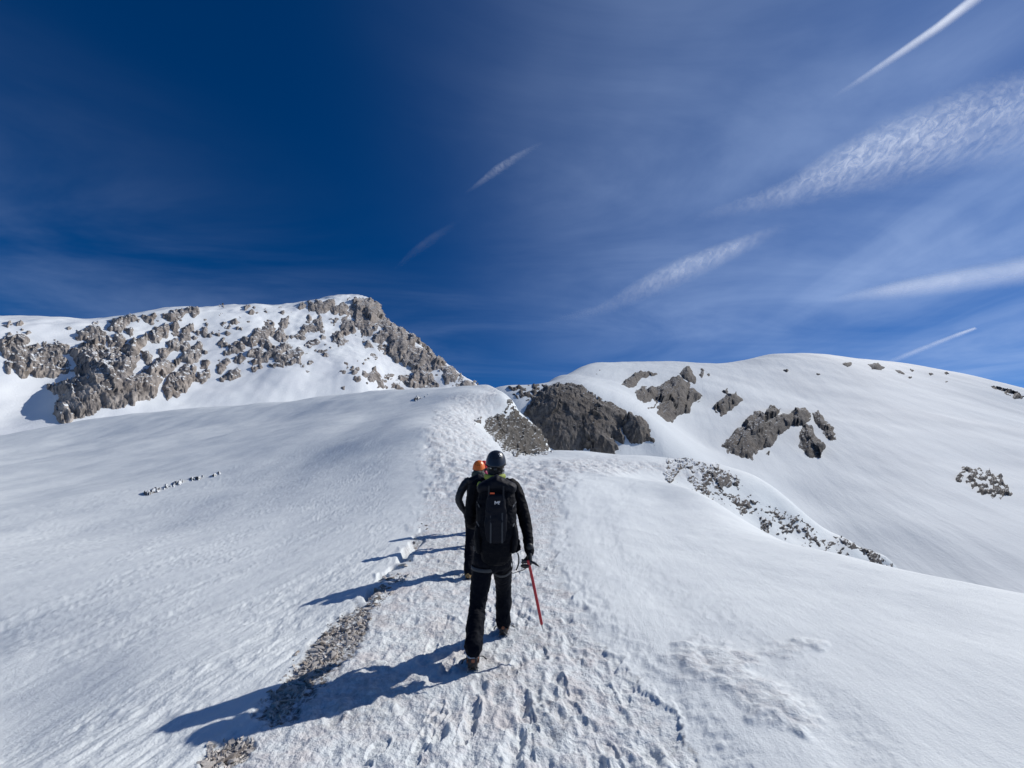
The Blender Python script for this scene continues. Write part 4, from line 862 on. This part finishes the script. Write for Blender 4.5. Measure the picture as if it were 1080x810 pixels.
def person(J, label, colors, name='person', yaw=0, hood=None, group=None, helmet='helmet', sticker=False, hs=1.0, buff='pad'):
    """J: joint positions"""
    root = bpy.data.objects.new(name, None); COL.objects.link(root); tag(root, label, 'person', group)
    base = (J['anL']+J['anR'])/2; root.location = (0, 0, 0)
    X = Vector((math.cos(yaw), math.sin(yaw), 0)); Fd = Vector((-math.sin(yaw), math.cos(yaw), 0)); ref = tuple(X)
    pel, wst, cht, shc, nk, hd = J['pelvis'], J['waist'], J['chest'], (J['shL']+J['shR'])/2, J['neck'], J['head']
    torso = [tube_vf([pel-Vector((0, 0, .07)), pel, wst, cht, shc-Vector((0, 0, .05)), shc+Vector((0, 0, .03)), nk], [(.15, .105), (.165, .115), (.148, .105), (.168, .122), (.165, .11), (.11, .08), (.058, .060)], 24, ref)]
    def limb(a, b, c, r): return tube_vf(curve([a, b, c], 6), list(np.interp(np.linspace(0, 2, 13), range(3), r)), 16, ref)
    arms, legs = [], []
    for s in 'LR':
        arms.append(limb(J['sh'+s], J['el'+s], J['wr'+s], [.052, .041, .028])); arms.append(ball_vf(J['sh'+s], (.062, .06, .06)))
        legs.append(limb(J['hip'+s], J['kn'+s], J['an'+s], [.078, .046, .030])); legs.append(ball_vf(J['hip'+s]-Fd*.02, (.09, .10, .10)))
        legs.append(tube_vf([J['an'+s]-Vector((0, 0, .03)), J['an'+s]-Vector((0, 0, .055))+Fd*.08, J['an'+s]-Vector((0, 0, .065))+Fd*.16], [.028, .026, .020], 10, ref))
    # the head: skull, jaw, nose, ears, lips, brow
    hv = hd; hp_ = [ball_vf(hv, (.076, .094, .108)), tube_vf([hv+Fd*.02-Vector((0, 0, .05)), hv+Fd*.045-Vector((0, 0, .10))], [(.058, .055), (.036, .036)], 14, ref),
          tube_vf([hv+Fd*.090+Vector((0, 0, .01)), hv+Fd*.108-Vector((0, 0, .03)), hv+Fd*.095-Vector((0, 0, .042))], [.009, .015, .014], 8, ref),
          tube_vf([hv+Fd*.088-X*.022-Vector((0, 0, .066)), hv+Fd*.094-Vector((0, 0, .066)), hv+Fd*.088+X*.022-Vector((0, 0, .066))], [.006, .009, .006], 8, (0, 0, 1)),
          tube_vf([hv+Fd*.082-X*.05+Vector((0, 0, .025)), hv+Fd*.092+Vector((0, 0, .022)), hv+Fd*.082+X*.05+Vector((0, 0, .025))], [.010, .010, .010], 8, (0, 0, 1)),
          tube_vf([nk-Vector((0, 0, .04)), hv-Fd*.015-Vector((0, 0, .05))], [.058, .054], 14, ref)]
    for sx in (-1, 1): hp_.append(ball_vf(hv+X*sx*.080-Vector((0, 0, .015)), (.012, .02, .032)))
    hands = []
    for s, sg in (('L', 1), ('R', -1)):
        hd_ = J['hand'+s]; w = J['wr'+s]; hands.append(hand_parts(w, hd_['d'], hd_['t'], hd_['c'], 1.0, .85, hd_['n']))
    body = organic('body', torso+arms+legs+hp_+hands[0]+hands[1], .009, 2); obj('body', body, M['skin'], root)
    for sx in (-1, 1):
        e = obj('eye', raw_mesh('eye', [ball_vf(hv+Fd*.082+X*sx*.031, .0125)]), M['eye'], root)
        obj('pupil', raw_mesh('pupil', [ball_vf(hv+Fd*.0935+X*sx*.031, .0035)]), M['pad'], e)
    # clothing
    jp = [tube_vf([pel-Vector((0, 0, .035)), pel+Vector((0, 0, .02)), wst, cht, shc-Vector((0, 0, .06)), shc+Vector((0, 0, .02)), nk+Vector((0, 0, .035))], [(.166, .130), (.172, .134), (.165, .122), (.190, .140), (.182, .125), (.120, .088), (.073, .075)], 26, ref)]
    for s in 'LR':
        jp += [tube_vf(curve([shc, J['sh'+s], J['el'+s], J['wr'+s]], 6), list(np.interp(np.linspace(0, 3, 19), range(4), [.082, .074, .061, .042])), 18, ref)]
    jk = obj('jacket', organic('jacket', jp, .0065, 3, [(.0055, 9, 9, 12, 1), (.0012, 22, 22, 30, 4)]), colors['jacket'], root)
    hem = []
    tp = [tube_vf([wst-Vector((0, 0, .02)), pel, pel-Vector((0, 0, .06))], [(.155, .112), (.172, .125), (.165, .122)], 24, ref)]
    for s in 'LR':
        a, b, c = J['hip'+s], J['kn'+s], J['an'+s]; t = curve([a, b, c-Vector((0, 0, .055))], 8); r = list(np.interp(np.linspace(0, 2, 17), [0, .45, .9, 1.1, 1.45, 1.62, 1.85, 2], [.100, .091, .076, .075, .082, .068, .078, .066]))
        tp.append(tube_vf(t, r, 20, ref)); tp.append(ball_vf(a-Fd*.03+Vector((0, 0, .01)), (.098, .108, .11)))
    tr = obj('trousers', organic('trousers', tp, .0065, 2, [(.008, 10, 10, 9, 11), (.003, 18, 18, 26, 14)]), colors['pants'], root)
    for s in 'LR':
        hd_ = J['hand'+s]; g = hand_parts(J['wr'+s], hd_['d'], hd_['t'], hd_['c'], 1.12, 1.4, hd_['n'])
        d = Vector(hd_['d']).normalized(); g.append(tube_vf([J['wr'+s]-d*.045, J['wr'+s]+d*.01], [.041, .034], 14, ref))
        obj('glove', organic('glove', g, .0045, 1), M['glove'], root)
    # balaclava / neck warmer below the helmet
    bl = [ball_vf(hd-Fd*.006, (.084, .100, .112)), tube_vf([nk-Vector((0, 0, .03)), nk+Vector((0, 0, .03)), hd-Vector((0, 0, .05))-Fd*.01], [(.088, .082), (.076, .076), (.080, .085)], 18, ref)]
    me = organic('balaclava', bl, .006, 2, [(.003, 10, 10, 40, 21)])
    bm = bmesh.new(); bm.from_mesh(me)                               # open it over the face
    bmesh.ops.delete(bm, geom=[v for v in bm.verts if (v.co-hd).dot(Fd) > .055 and abs((v.co-hd).dot(X)) < .058 and -.085 < v.co.z-hd.z < .05], context='VERTS'); bm.to_mesh(me); bm.free()
    obj('balaclava', me, M[buff], root)
    if helmet: make_helmet(root, hd+Vector((0, 0, .022))-Fd*.004, yaw, colors['helmet'], hs, sticker)
    if hood:
        hp2 = [ball_vf(nk+Vector((0, 0, .045))-Fd*.055, (.118, .085, .085)), ball_vf(nk-Vector((0, 0, .0))-Fd*.075, (.10, .06, .075))]
        obj('hood', organic('hood', hp2, .007, 2, [(.006, 14, 14, 22, 31)]), hood, jk)
    return root, jk, tr, X, Fd
G = lambda px, py, Y: P(px, py, Y)

# ---- the near climber (pose read off the photograph)
hL = surf(498.5, 709); hR = surf(530.5, 671)
J = dict(pelvis=G(519.5, 583, 4.08), waist=G(520.5, 562, 4.08), chest=G(521.5, 536, 4.12), shL=G(503, 513.5, 4.17), shR=G(541, 513.5, 4.15), neck=G(522, 504.5, 4.17), head=G(523, 489.5, 4.20),
    hipL=G(510, 590, 4.06), hipR=G(529, 590, 4.10), knL=G(503.5, 641, 4.02), knR=G(531, 622, 4.42))
zl, zr = gz(*hL), gz(*hR)
J['anL'] = Vector((hL[0]-.005, hL[1]+.045, zl+.20)); J['anR'] = Vector((hR[0], hR[1]+.05, zr+.16))
J['elR'] = G(553.5, 549, 4.10); J['wrR'] = G(558.5, 582, 3.98)
J['elL'] = G(496.5, 549, 4.22); J['wrL'] = J['elL'] + Vector((.09, .20, -.03))
J['handR'] = dict(d=(.02, -.10, -1), t=(-.1, 1, 0), c=.75, n=(-.9, .1, 0)); J['handL'] = dict(d=(.5, .8, .2), t=(-.2, .1, 1), c=.6, n=(.6, -.2, -.3))
C1 = dict(jacket=M['jacket'], pants=M['pants'], helmet=M['helmet'])
p1, jk1, tr1, X1, F1 = person(J, 'nearest climber seen from behind in black, black helmet, red ice axe in right hand', C1, yaw=.0, sticker=True, hs=1.0)
for s, h, z0 in (('L', hL, zl), ('R', hR, zr)):
    boot(p1, (h[0], h[1], z0+.005), R(6) if s == 'L' else R(-5), R(3), M['boot'], M['bootorange'])
    a = J['an'+s]; obj('gaiter_cuff', raw_mesh('gaiter_cuff', [tube_vf([a-Vector((.012*k, -.012, .098+.006*k)), a-Vector((.012*k, -.006, .078))], [(.050, .058), (.060, .066)], 20, (1, 0, 0), False) for k in (0,)]), M['cuff'], p1)
# lime collar and shoulder yoke
nk = J['neck']
cl = [tube_vf([nk+Vector((.098*math.cos(a), -.016+.098*math.sin(a), .004+.014*math.cos(2*a))) for a in np.linspace(math.pi*.93, math.pi*2.07, 16)], [(.030, .016)]*16, 8, (0, 0, 1))]
obj('collar', organic('collar', cl, .004, 1, [(.003, 20, 20, 20, 3)]), M['lime'], jk1)
yk = []
for sx in (-1, 1): yk.append(ball_vf(J['neck']+Vector((sx*.150-.005, -.085, -.085)), (.026, .024, .052)))
obj('shoulder_patch', organic('shoulder_patch', yk, .004, 1), M['lime'], jk1)
# harness: waist band, leg loops
pe = J['pelvis']; hn = [tube_vf([pe+Vector((.186*math.cos(a), .142*math.sin(a), .045)) for a in np.linspace(0, 2*math.pi, 33)], [(.022, .005)]*33, 8, (0, 0, 1), False)]
har = obj('climbing_harness', raw_mesh('climbing_harness', hn), M['blackweb'], p1)
for s in 'LR':
    a, b = J['hip'+s], J['kn'+s]; c = a.lerp(b, .18); t = (b-a).normalized(); u = Vector((1, 0, 0)); u = (u-t*u.dot(t)).normalized(); v = t.cross(u)
    pts = [c + u*math.cos(q_)*.107 + v*math.sin(q_)*.112 + t*(.02*math.sin(q_)) for q_ in np.linspace(0, 2*math.pi, 29)]
    obj('leg_loop', raw_mesh('leg_loop', [tube_vf(pts, [(.016, .004)]*29, 8, tuple(t), False)]), M['web'], har)
obj('belay_loop', raw_mesh('belay_loop', [tube_vf([pe+Vector((.02*math.cos(a), .150+.01*math.cos(a), .02+.045*math.sin(a))) for a in np.linspace(0, 6.28, 17)], [(.008, .004)]*17, 6, (1, 0, 0), False)]), M['web'], har)
rs = [ribbon_vf([pe+Vector((x_, -.150, z_)) for x_, z_ in ((-.03, .018), (.02, .015), (.07, .018), (.11, .022))], .007, .003, (0, -1, 0))]
obj('rear_riser', raw_mesh('rear_riser', rs, False), M['boottan'], har)

# ---- backpack of the near climber
def make_pack(C, W, Hh, Dp, lean, label, mats, loops=True, logo=True, yaw=0):
    """C: centre of the back panel; grows towards -y"""
    root = bpy.data.objects.new('backpack', None); COL.objects.link(root); tag(root, label, 'backpack')
    Rt = Matrix.Rotation(yaw, 3, 'Z') @ Matrix.Rotation(lean, 3, 'X')
    def L(x, y, z): return Vector(C) + Rt @ Vector((x, -y, z))
    def T(pts, r, seg=18, ref=(1, 0, 0), cap=True): return tube_vf([L(*p) for p in pts], r, seg, tuple(Rt @ Vector(ref)), cap)
    h = Hh/2
    bd = [T([(0, Dp*.42, -h), (0, Dp*.48, -h*.8), (0, Dp*.52, -h*.2), (0, Dp*.52, h*.3), (0, Dp*.48, h*.72)], [(W*.40, Dp*.40), (W*.46, Dp*.47), (W*.54, Dp*.56), (W*.54, Dp*.54), (W*.47, Dp*.44)])]
    bag = obj('pack_body', organic('pack_body', bd, .007, 3, [(.008, 7, 7, 9, 41), (.004, 20, 20, 26, 44)]), mats[0], root)
    ld_ = [T([(-W*.40, Dp*.48, h*.80), (0, Dp*.50, h*.92), (W*.40, Dp*.48, h*.80)], [(Dp*.44, .055), (Dp*.52, .085), (Dp*.44, .055)], 18, (0, 1, 0))]
    lid = obj('lid', organic('lid', ld_, .007, 2, [(.006, 10, 10, 12, 45)]), mats[1], root)
    fp = [T([(0, Dp*.95, -h*.55), (0, Dp*1.02, -h*.1), (0, Dp*1.0, h*.55)], [(W*.26, .03), (W*.31, .04), (W*.25, .035)])]
    front = obj('front_pocket', organic('front_pocket', fp, .006, 2, [(.005, 10, 10, 12, 46)]), mats[1], root)
    for sx in (-1, 1):
        obj('side_pocket', organic('side_pocket', [T([(sx*W*.46, Dp*.5, -h*.85), (sx*W*.50, Dp*.5, -h*.5), (sx*W*.49, Dp*.5, -h*.25)], [(.03, Dp*.30), (.04, Dp*.34), (.03, Dp*.34)])], .006, 2, [(.004, 14, 14, 14, 47)]), mats[0], root)
        for zz1, zz2 in ((.52, .30), (-.02, -.20)):
            obj('compression_strap', raw_mesh('compression_strap', [ribbon_vf([L(sx*W*.50, Dp*.1, h*zz1), L(sx*W*.545, Dp*.5, h*(zz1+zz2)/2), L(sx*W*.45, Dp*.93, h*zz2)], .018, .003, tuple(Rt @ Vector((sx, -.3, 0))))], False), M['web'], root)
        # shoulder strap over the shoulder
        pts = curve([L(sx*.07, 0, h*.62), L(sx*.085, -.06, h*.80), L(sx*.10, -.17, h*.78), L(sx*.12, -.27, h*.45), L(sx*.14, -.26, h*.05), L(sx*.16, -.14, -h*.35), L(sx*.15, -.02, -h*.6)], 6)
        ctr = L(0, -.12, h*.2); obj('shoulder_strap', raw_mesh('shoulder_strap', [ribbon_vf(pts, .055, .012, [tuple((p-ctr).normalized()) for p in pts])], False), mats[0], root)
        hb = curve([L(sx*.10, 0, -h*.82), L(sx*.185, -.06, -h*.84), L(sx*.195, -.15, -h*.86), L(sx*.12, -.275, -h*.88), L(0, -.29, -h*.9)], 5)
        ctr2 = L(0, -.13, -h*.85); obj('hip_belt', raw_mesh('hip_belt', [ribbon_vf(hb, .075, .012, [tuple((p-ctr2).normalized()) for p in hb])], False), mats[0], root)
    for sx in (-1, 1): obj('lid_strap', raw_mesh('lid_strap', [ribbon_vf([L(sx*W*.2, Dp*1.02, h*.86), L(sx*W*.2, Dp*1.07, h*.55), L(sx*W*.2, Dp*1.08, h*.25)], .016, .003, tuple(Rt @ Vector((0, -1, 0))))], False), M['blackweb'], root)
    for x_ in (-.045, .06): obj('daisy_chain', raw_mesh('daisy_chain', [ribbon_vf([L(x_, Dp*1.14, h*.15), L(x_, Dp*1.17, -h*.15), L(x_, Dp*1.10, -h*.62)], .014, .004, tuple(Rt @ Vector((0, -1, 0))))], False), M['web'], root)
    if logo:
        # red tab on the lid and the white M-shaped emblem with its accent
        obj('red_label', raw_mesh('red_label', [box_vf(L(-.035, Dp*1.09, h*.66), (.042, .006, .013), Rt)], False), M['redtag'], lid)
        cx, cz = .012, h*.42; y_ = Dp*1.20; e = []
        for a, b in [((-.020, -.016), (-.020, .014)), ((-.020, .014), (-.004, -.006)), ((-.004, -.006), (.010, .014)), ((.010, .014), (.010, -.016)), ((.017, -.014), (.021, -.014)), ((.019, -.004), (.024, .014))]:
            e.append(ribbon_vf([L(cx+a[0], y_, cz+a[1]), L(cx+b[0], y_, cz+b[1])], .0062, .004, tuple(Rt @ Vector((0, -1, 0)))))
        obj('emblem', raw_mesh('emblem', e, False), M['white'], front)
        obj('haul_loop', raw_mesh('haul_loop', [tube_vf([L(.035*math.cos(a), .02, h*.98+.035*math.sin(a)) for a in np.linspace(0, math.pi, 12)], [.006]*12, 8)]), M['web'], root)
    return root, L
PC = G(524, 544.5, 3.985)
pk, LP = make_pack(PC, .345, .68, .22, R(3), 'black climbing backpack with white emblem and red tag on the nearest climber', (M['pack'], M['pack2']))
# things hanging on the pack: silver karabiner set, orange tab, long strap tail
def kar(c, s=1.0, tilt=0):
    pts = [Vector(c) + Matrix.Rotation(tilt, 3, 'Y') @ Vector((.022*s*math.cos(a)*(1+.25*math.sin(a)), 0, .045*s*math.sin(a))) for a in np.linspace(0, 2*math.pi, 25)]
    return tube_vf(pts, [.0052]*25, 8, (0, 1, 0), False)
k1 = tag(obj('karabiner', raw_mesh('karabiner', [kar(G(540.8, 547, 3.86), .9, .15)]), M['steel'], None), 'silver karabiner clipped to the right side of the backpack', 'karabiner')
k2 = tag(obj('karabiner', raw_mesh('karabiner', [kar(G(541.3, 540.5, 3.87), .5, -.2)]), M['steel'], None), 'smaller silver karabiner hanging just above the other one', 'karabiner')
obj('orange_pull_tab', raw_mesh('orange_pull_tab', [box_vf(G(541.2, 563.5, 3.90), (.022, .010, .030), Matrix.Rotation(.3, 3, 'Y')), box_vf(G(543.0, 564.5, 3.90), (.022, .006, .007))], False), M['bootorange'], pk)
fl = [tube_vf([G(538, 566, 4.02), G(542, 573, 4.02), G(544, 580, 4.02)], [(.045, .03), (.062, .035), (.050, .02)], 14)]
obj('hip_pouch', organic('hip_pouch', fl, .005, 1, [(.006, 12, 12, 20, 9)]), M['pack'], pk)
tl = curve([G(546, 583, 4.0), G(547.2, 589, 4.0), G(546.5, 596, 4.0), G(544.2, 601.5, 4.0)], 5)
obj('strap_tail', raw_mesh('strap_tail', [ribbon_vf(tl, .013, .004, (0, -1, 0))], False), M['blackweb'], pk)

# ---- ice axe
ax = bpy.data.objects.new('ice_axe', None); COL.objects.link(ax); tag(ax, 'ice axe with red shaft held head up in the nearest climber\'s right hand', 'ice axe')
top = G(557.5, 594, 3.93); spike = G(572.0, 661.5, 4.02); dax = (spike-top).normalized()
sh = curve([top-dax*.02, top+dax*.12+Vector((.004, 0, 0)), spike-dax*.03], 8)
obj('shaft', raw_mesh('shaft', [tube_vf(sh, [(.0135, .0105)]*len(sh), 12, (1, 0, 0))]), M['redshaft'], ax)
obj('spike', raw_mesh('spike', [tube_vf([spike-dax*.04, spike-dax*.025, spike+dax*.02], [(.013, .009), (.010, .006), (.002, .002)], 8)]), M['steel'], ax)
pick = curve([top+Vector((-.06, .02, .012)), top+Vector((0, 0, .014)), top+Vector((.05, -.02, .004)), top+Vector((.098, -.035, -.024))], 5)
hdm = [tube_vf(pick, list(zip(np.interp(np.linspace(0, 1, len(pick)), [0, .3, .6, 1], [.004, .006, .006, .002]), np.interp(np.linspace(0, 1, len(pick)), [0, .12, .4, .8, 1], [.024, .018, .014, .010, .002]))), 8, (0, 1, 0))]
obj('axe_head', raw_mesh('axe_head', hdm), mat('dark_steel', (.05,.05,.055), .4, metal=1), ax)
ls = curve([G(557, 597.5, 3.93), G(552, 601, 3.95), G(546, 603, 3.98), G(541, 604.5, 4.0), G(539, 602.5, 4.02), G(540, 600, 4.03)], 6)
obj('leash', raw_mesh('leash', [tube_vf(ls, [.0035]*len(ls), 6)]), M['blackweb'], ax)

# ---- the climbers ahead, walking in line
def walker(px, py, Hgt, label, colors, hood, yaw=0, flip=False, boots=None, arm_out=.0, buff='pad', headoff=0):
    hx_, hy_ = surf(px, py)              # rear heel of the left foot
    k = Hgt/1.78; c, s = math.cos(yaw), math.sin(yaw); cx = hx_ + .09*k
    def W(x, y, z): return Vector((cx + (x*c-y*s)*k, hy_ + (x*s+y*c)*k, 0))
    g0 = gz(cx, hy_+.25)
    def Q(x, y, z): v = W(x, y, z); v.z = g0 + z*k; return v
    f = -1 if flip else 1
    fl_, fr_ = Q(-.09, 0, 0), Q(.10, .52, 0); zl, zr = gz(fl_.x, fl_.y), gz(fr_.x, fr_.y)
    J = dict(pelvis=Q(.0, .28, .93), waist=Q(.0, .29, 1.06), chest=Q(.0, .32, 1.24), shL=Q(-.185, .34, 1.41), shR=Q(.185, .34, 1.41), neck=Q(0, .36, 1.485), head=Q(0+headoff, .385, 1.635),
        hipL=Q(-.09, .27, .88), hipR=Q(.09, .29, .88), knL=Q(-.095, .24, .50), knR=Q(.10, .54, .52))
    J['anL'] = Vector((fl_.x, fl_.y+.05, zl+.17)); J['anR'] = Vector((fr_.x, fr_.y+.05, zr+.16))
    J['elL'] = Q(-.265-arm_out, .33, 1.14); J['wrL'] = Q(-.215, .42, .93); J['elR'] = Q(.26, .30, 1.14); J['wrR'] = Q(.27, .44, .92)
    J['handL'] = dict(d=(.15, .35, -.9), t=(.3, .9, .2), c=.5, n=(.9, -.2, .1)); J['handR'] = dict(d=(-.1, .45, -.85), t=(-.3, .9, .2), c=.5, n=(-.9, -.2, .1))
    r, jk, tr, X, Fd = person(J, label, colors, yaw=yaw, hood=hood, buff=buff, hs=.98, group='climbers walking in line up the snow ridge')
    b1, b2 = boots or (M['boot'], M['bootorange'])
    boot(r, (fl_.x, fl_.y, zl+.004), yaw+R(4), R(2), b1, b2, True, k); boot(r, (fr_.x, fr_.y, zr+.004), yaw-R(4), R(4), b1, b2, True, k)
    return r, J
p2, J2 = walker(493.5, 611, 1.80, 'second climber in black with orange helmet, half hidden left of the nearest climber', dict(jacket=M['navy'], pants=M['pants'], helmet=M['orange']), M['olive'], boots=(M['boottan'], M['boottan']), arm_out=.05, buff='olive')
bp2, _ = make_pack(J2['chest']+Vector((.02, -.135, .0)), .28, .46, .17, R(3), 'plain dark backpack on the climber with the orange helmet', (M['pack'], M['pack2']), logo=False)
p3, J3 = walker(503.5, 578, 1.80, 'third climber with red helmet, only the helmet showing behind the orange one', dict(jacket=M['magenta'], pants=M['pants'], helmet=M['red']), None, headoff=-.02)
p4, J4 = walker(506, 564, 1.76, 'front climber of the line, hidden behind the others, seen only by the shadow', dict(jacket=M['navy'], pants=M['pants'], helmet=M['helmet']), None)
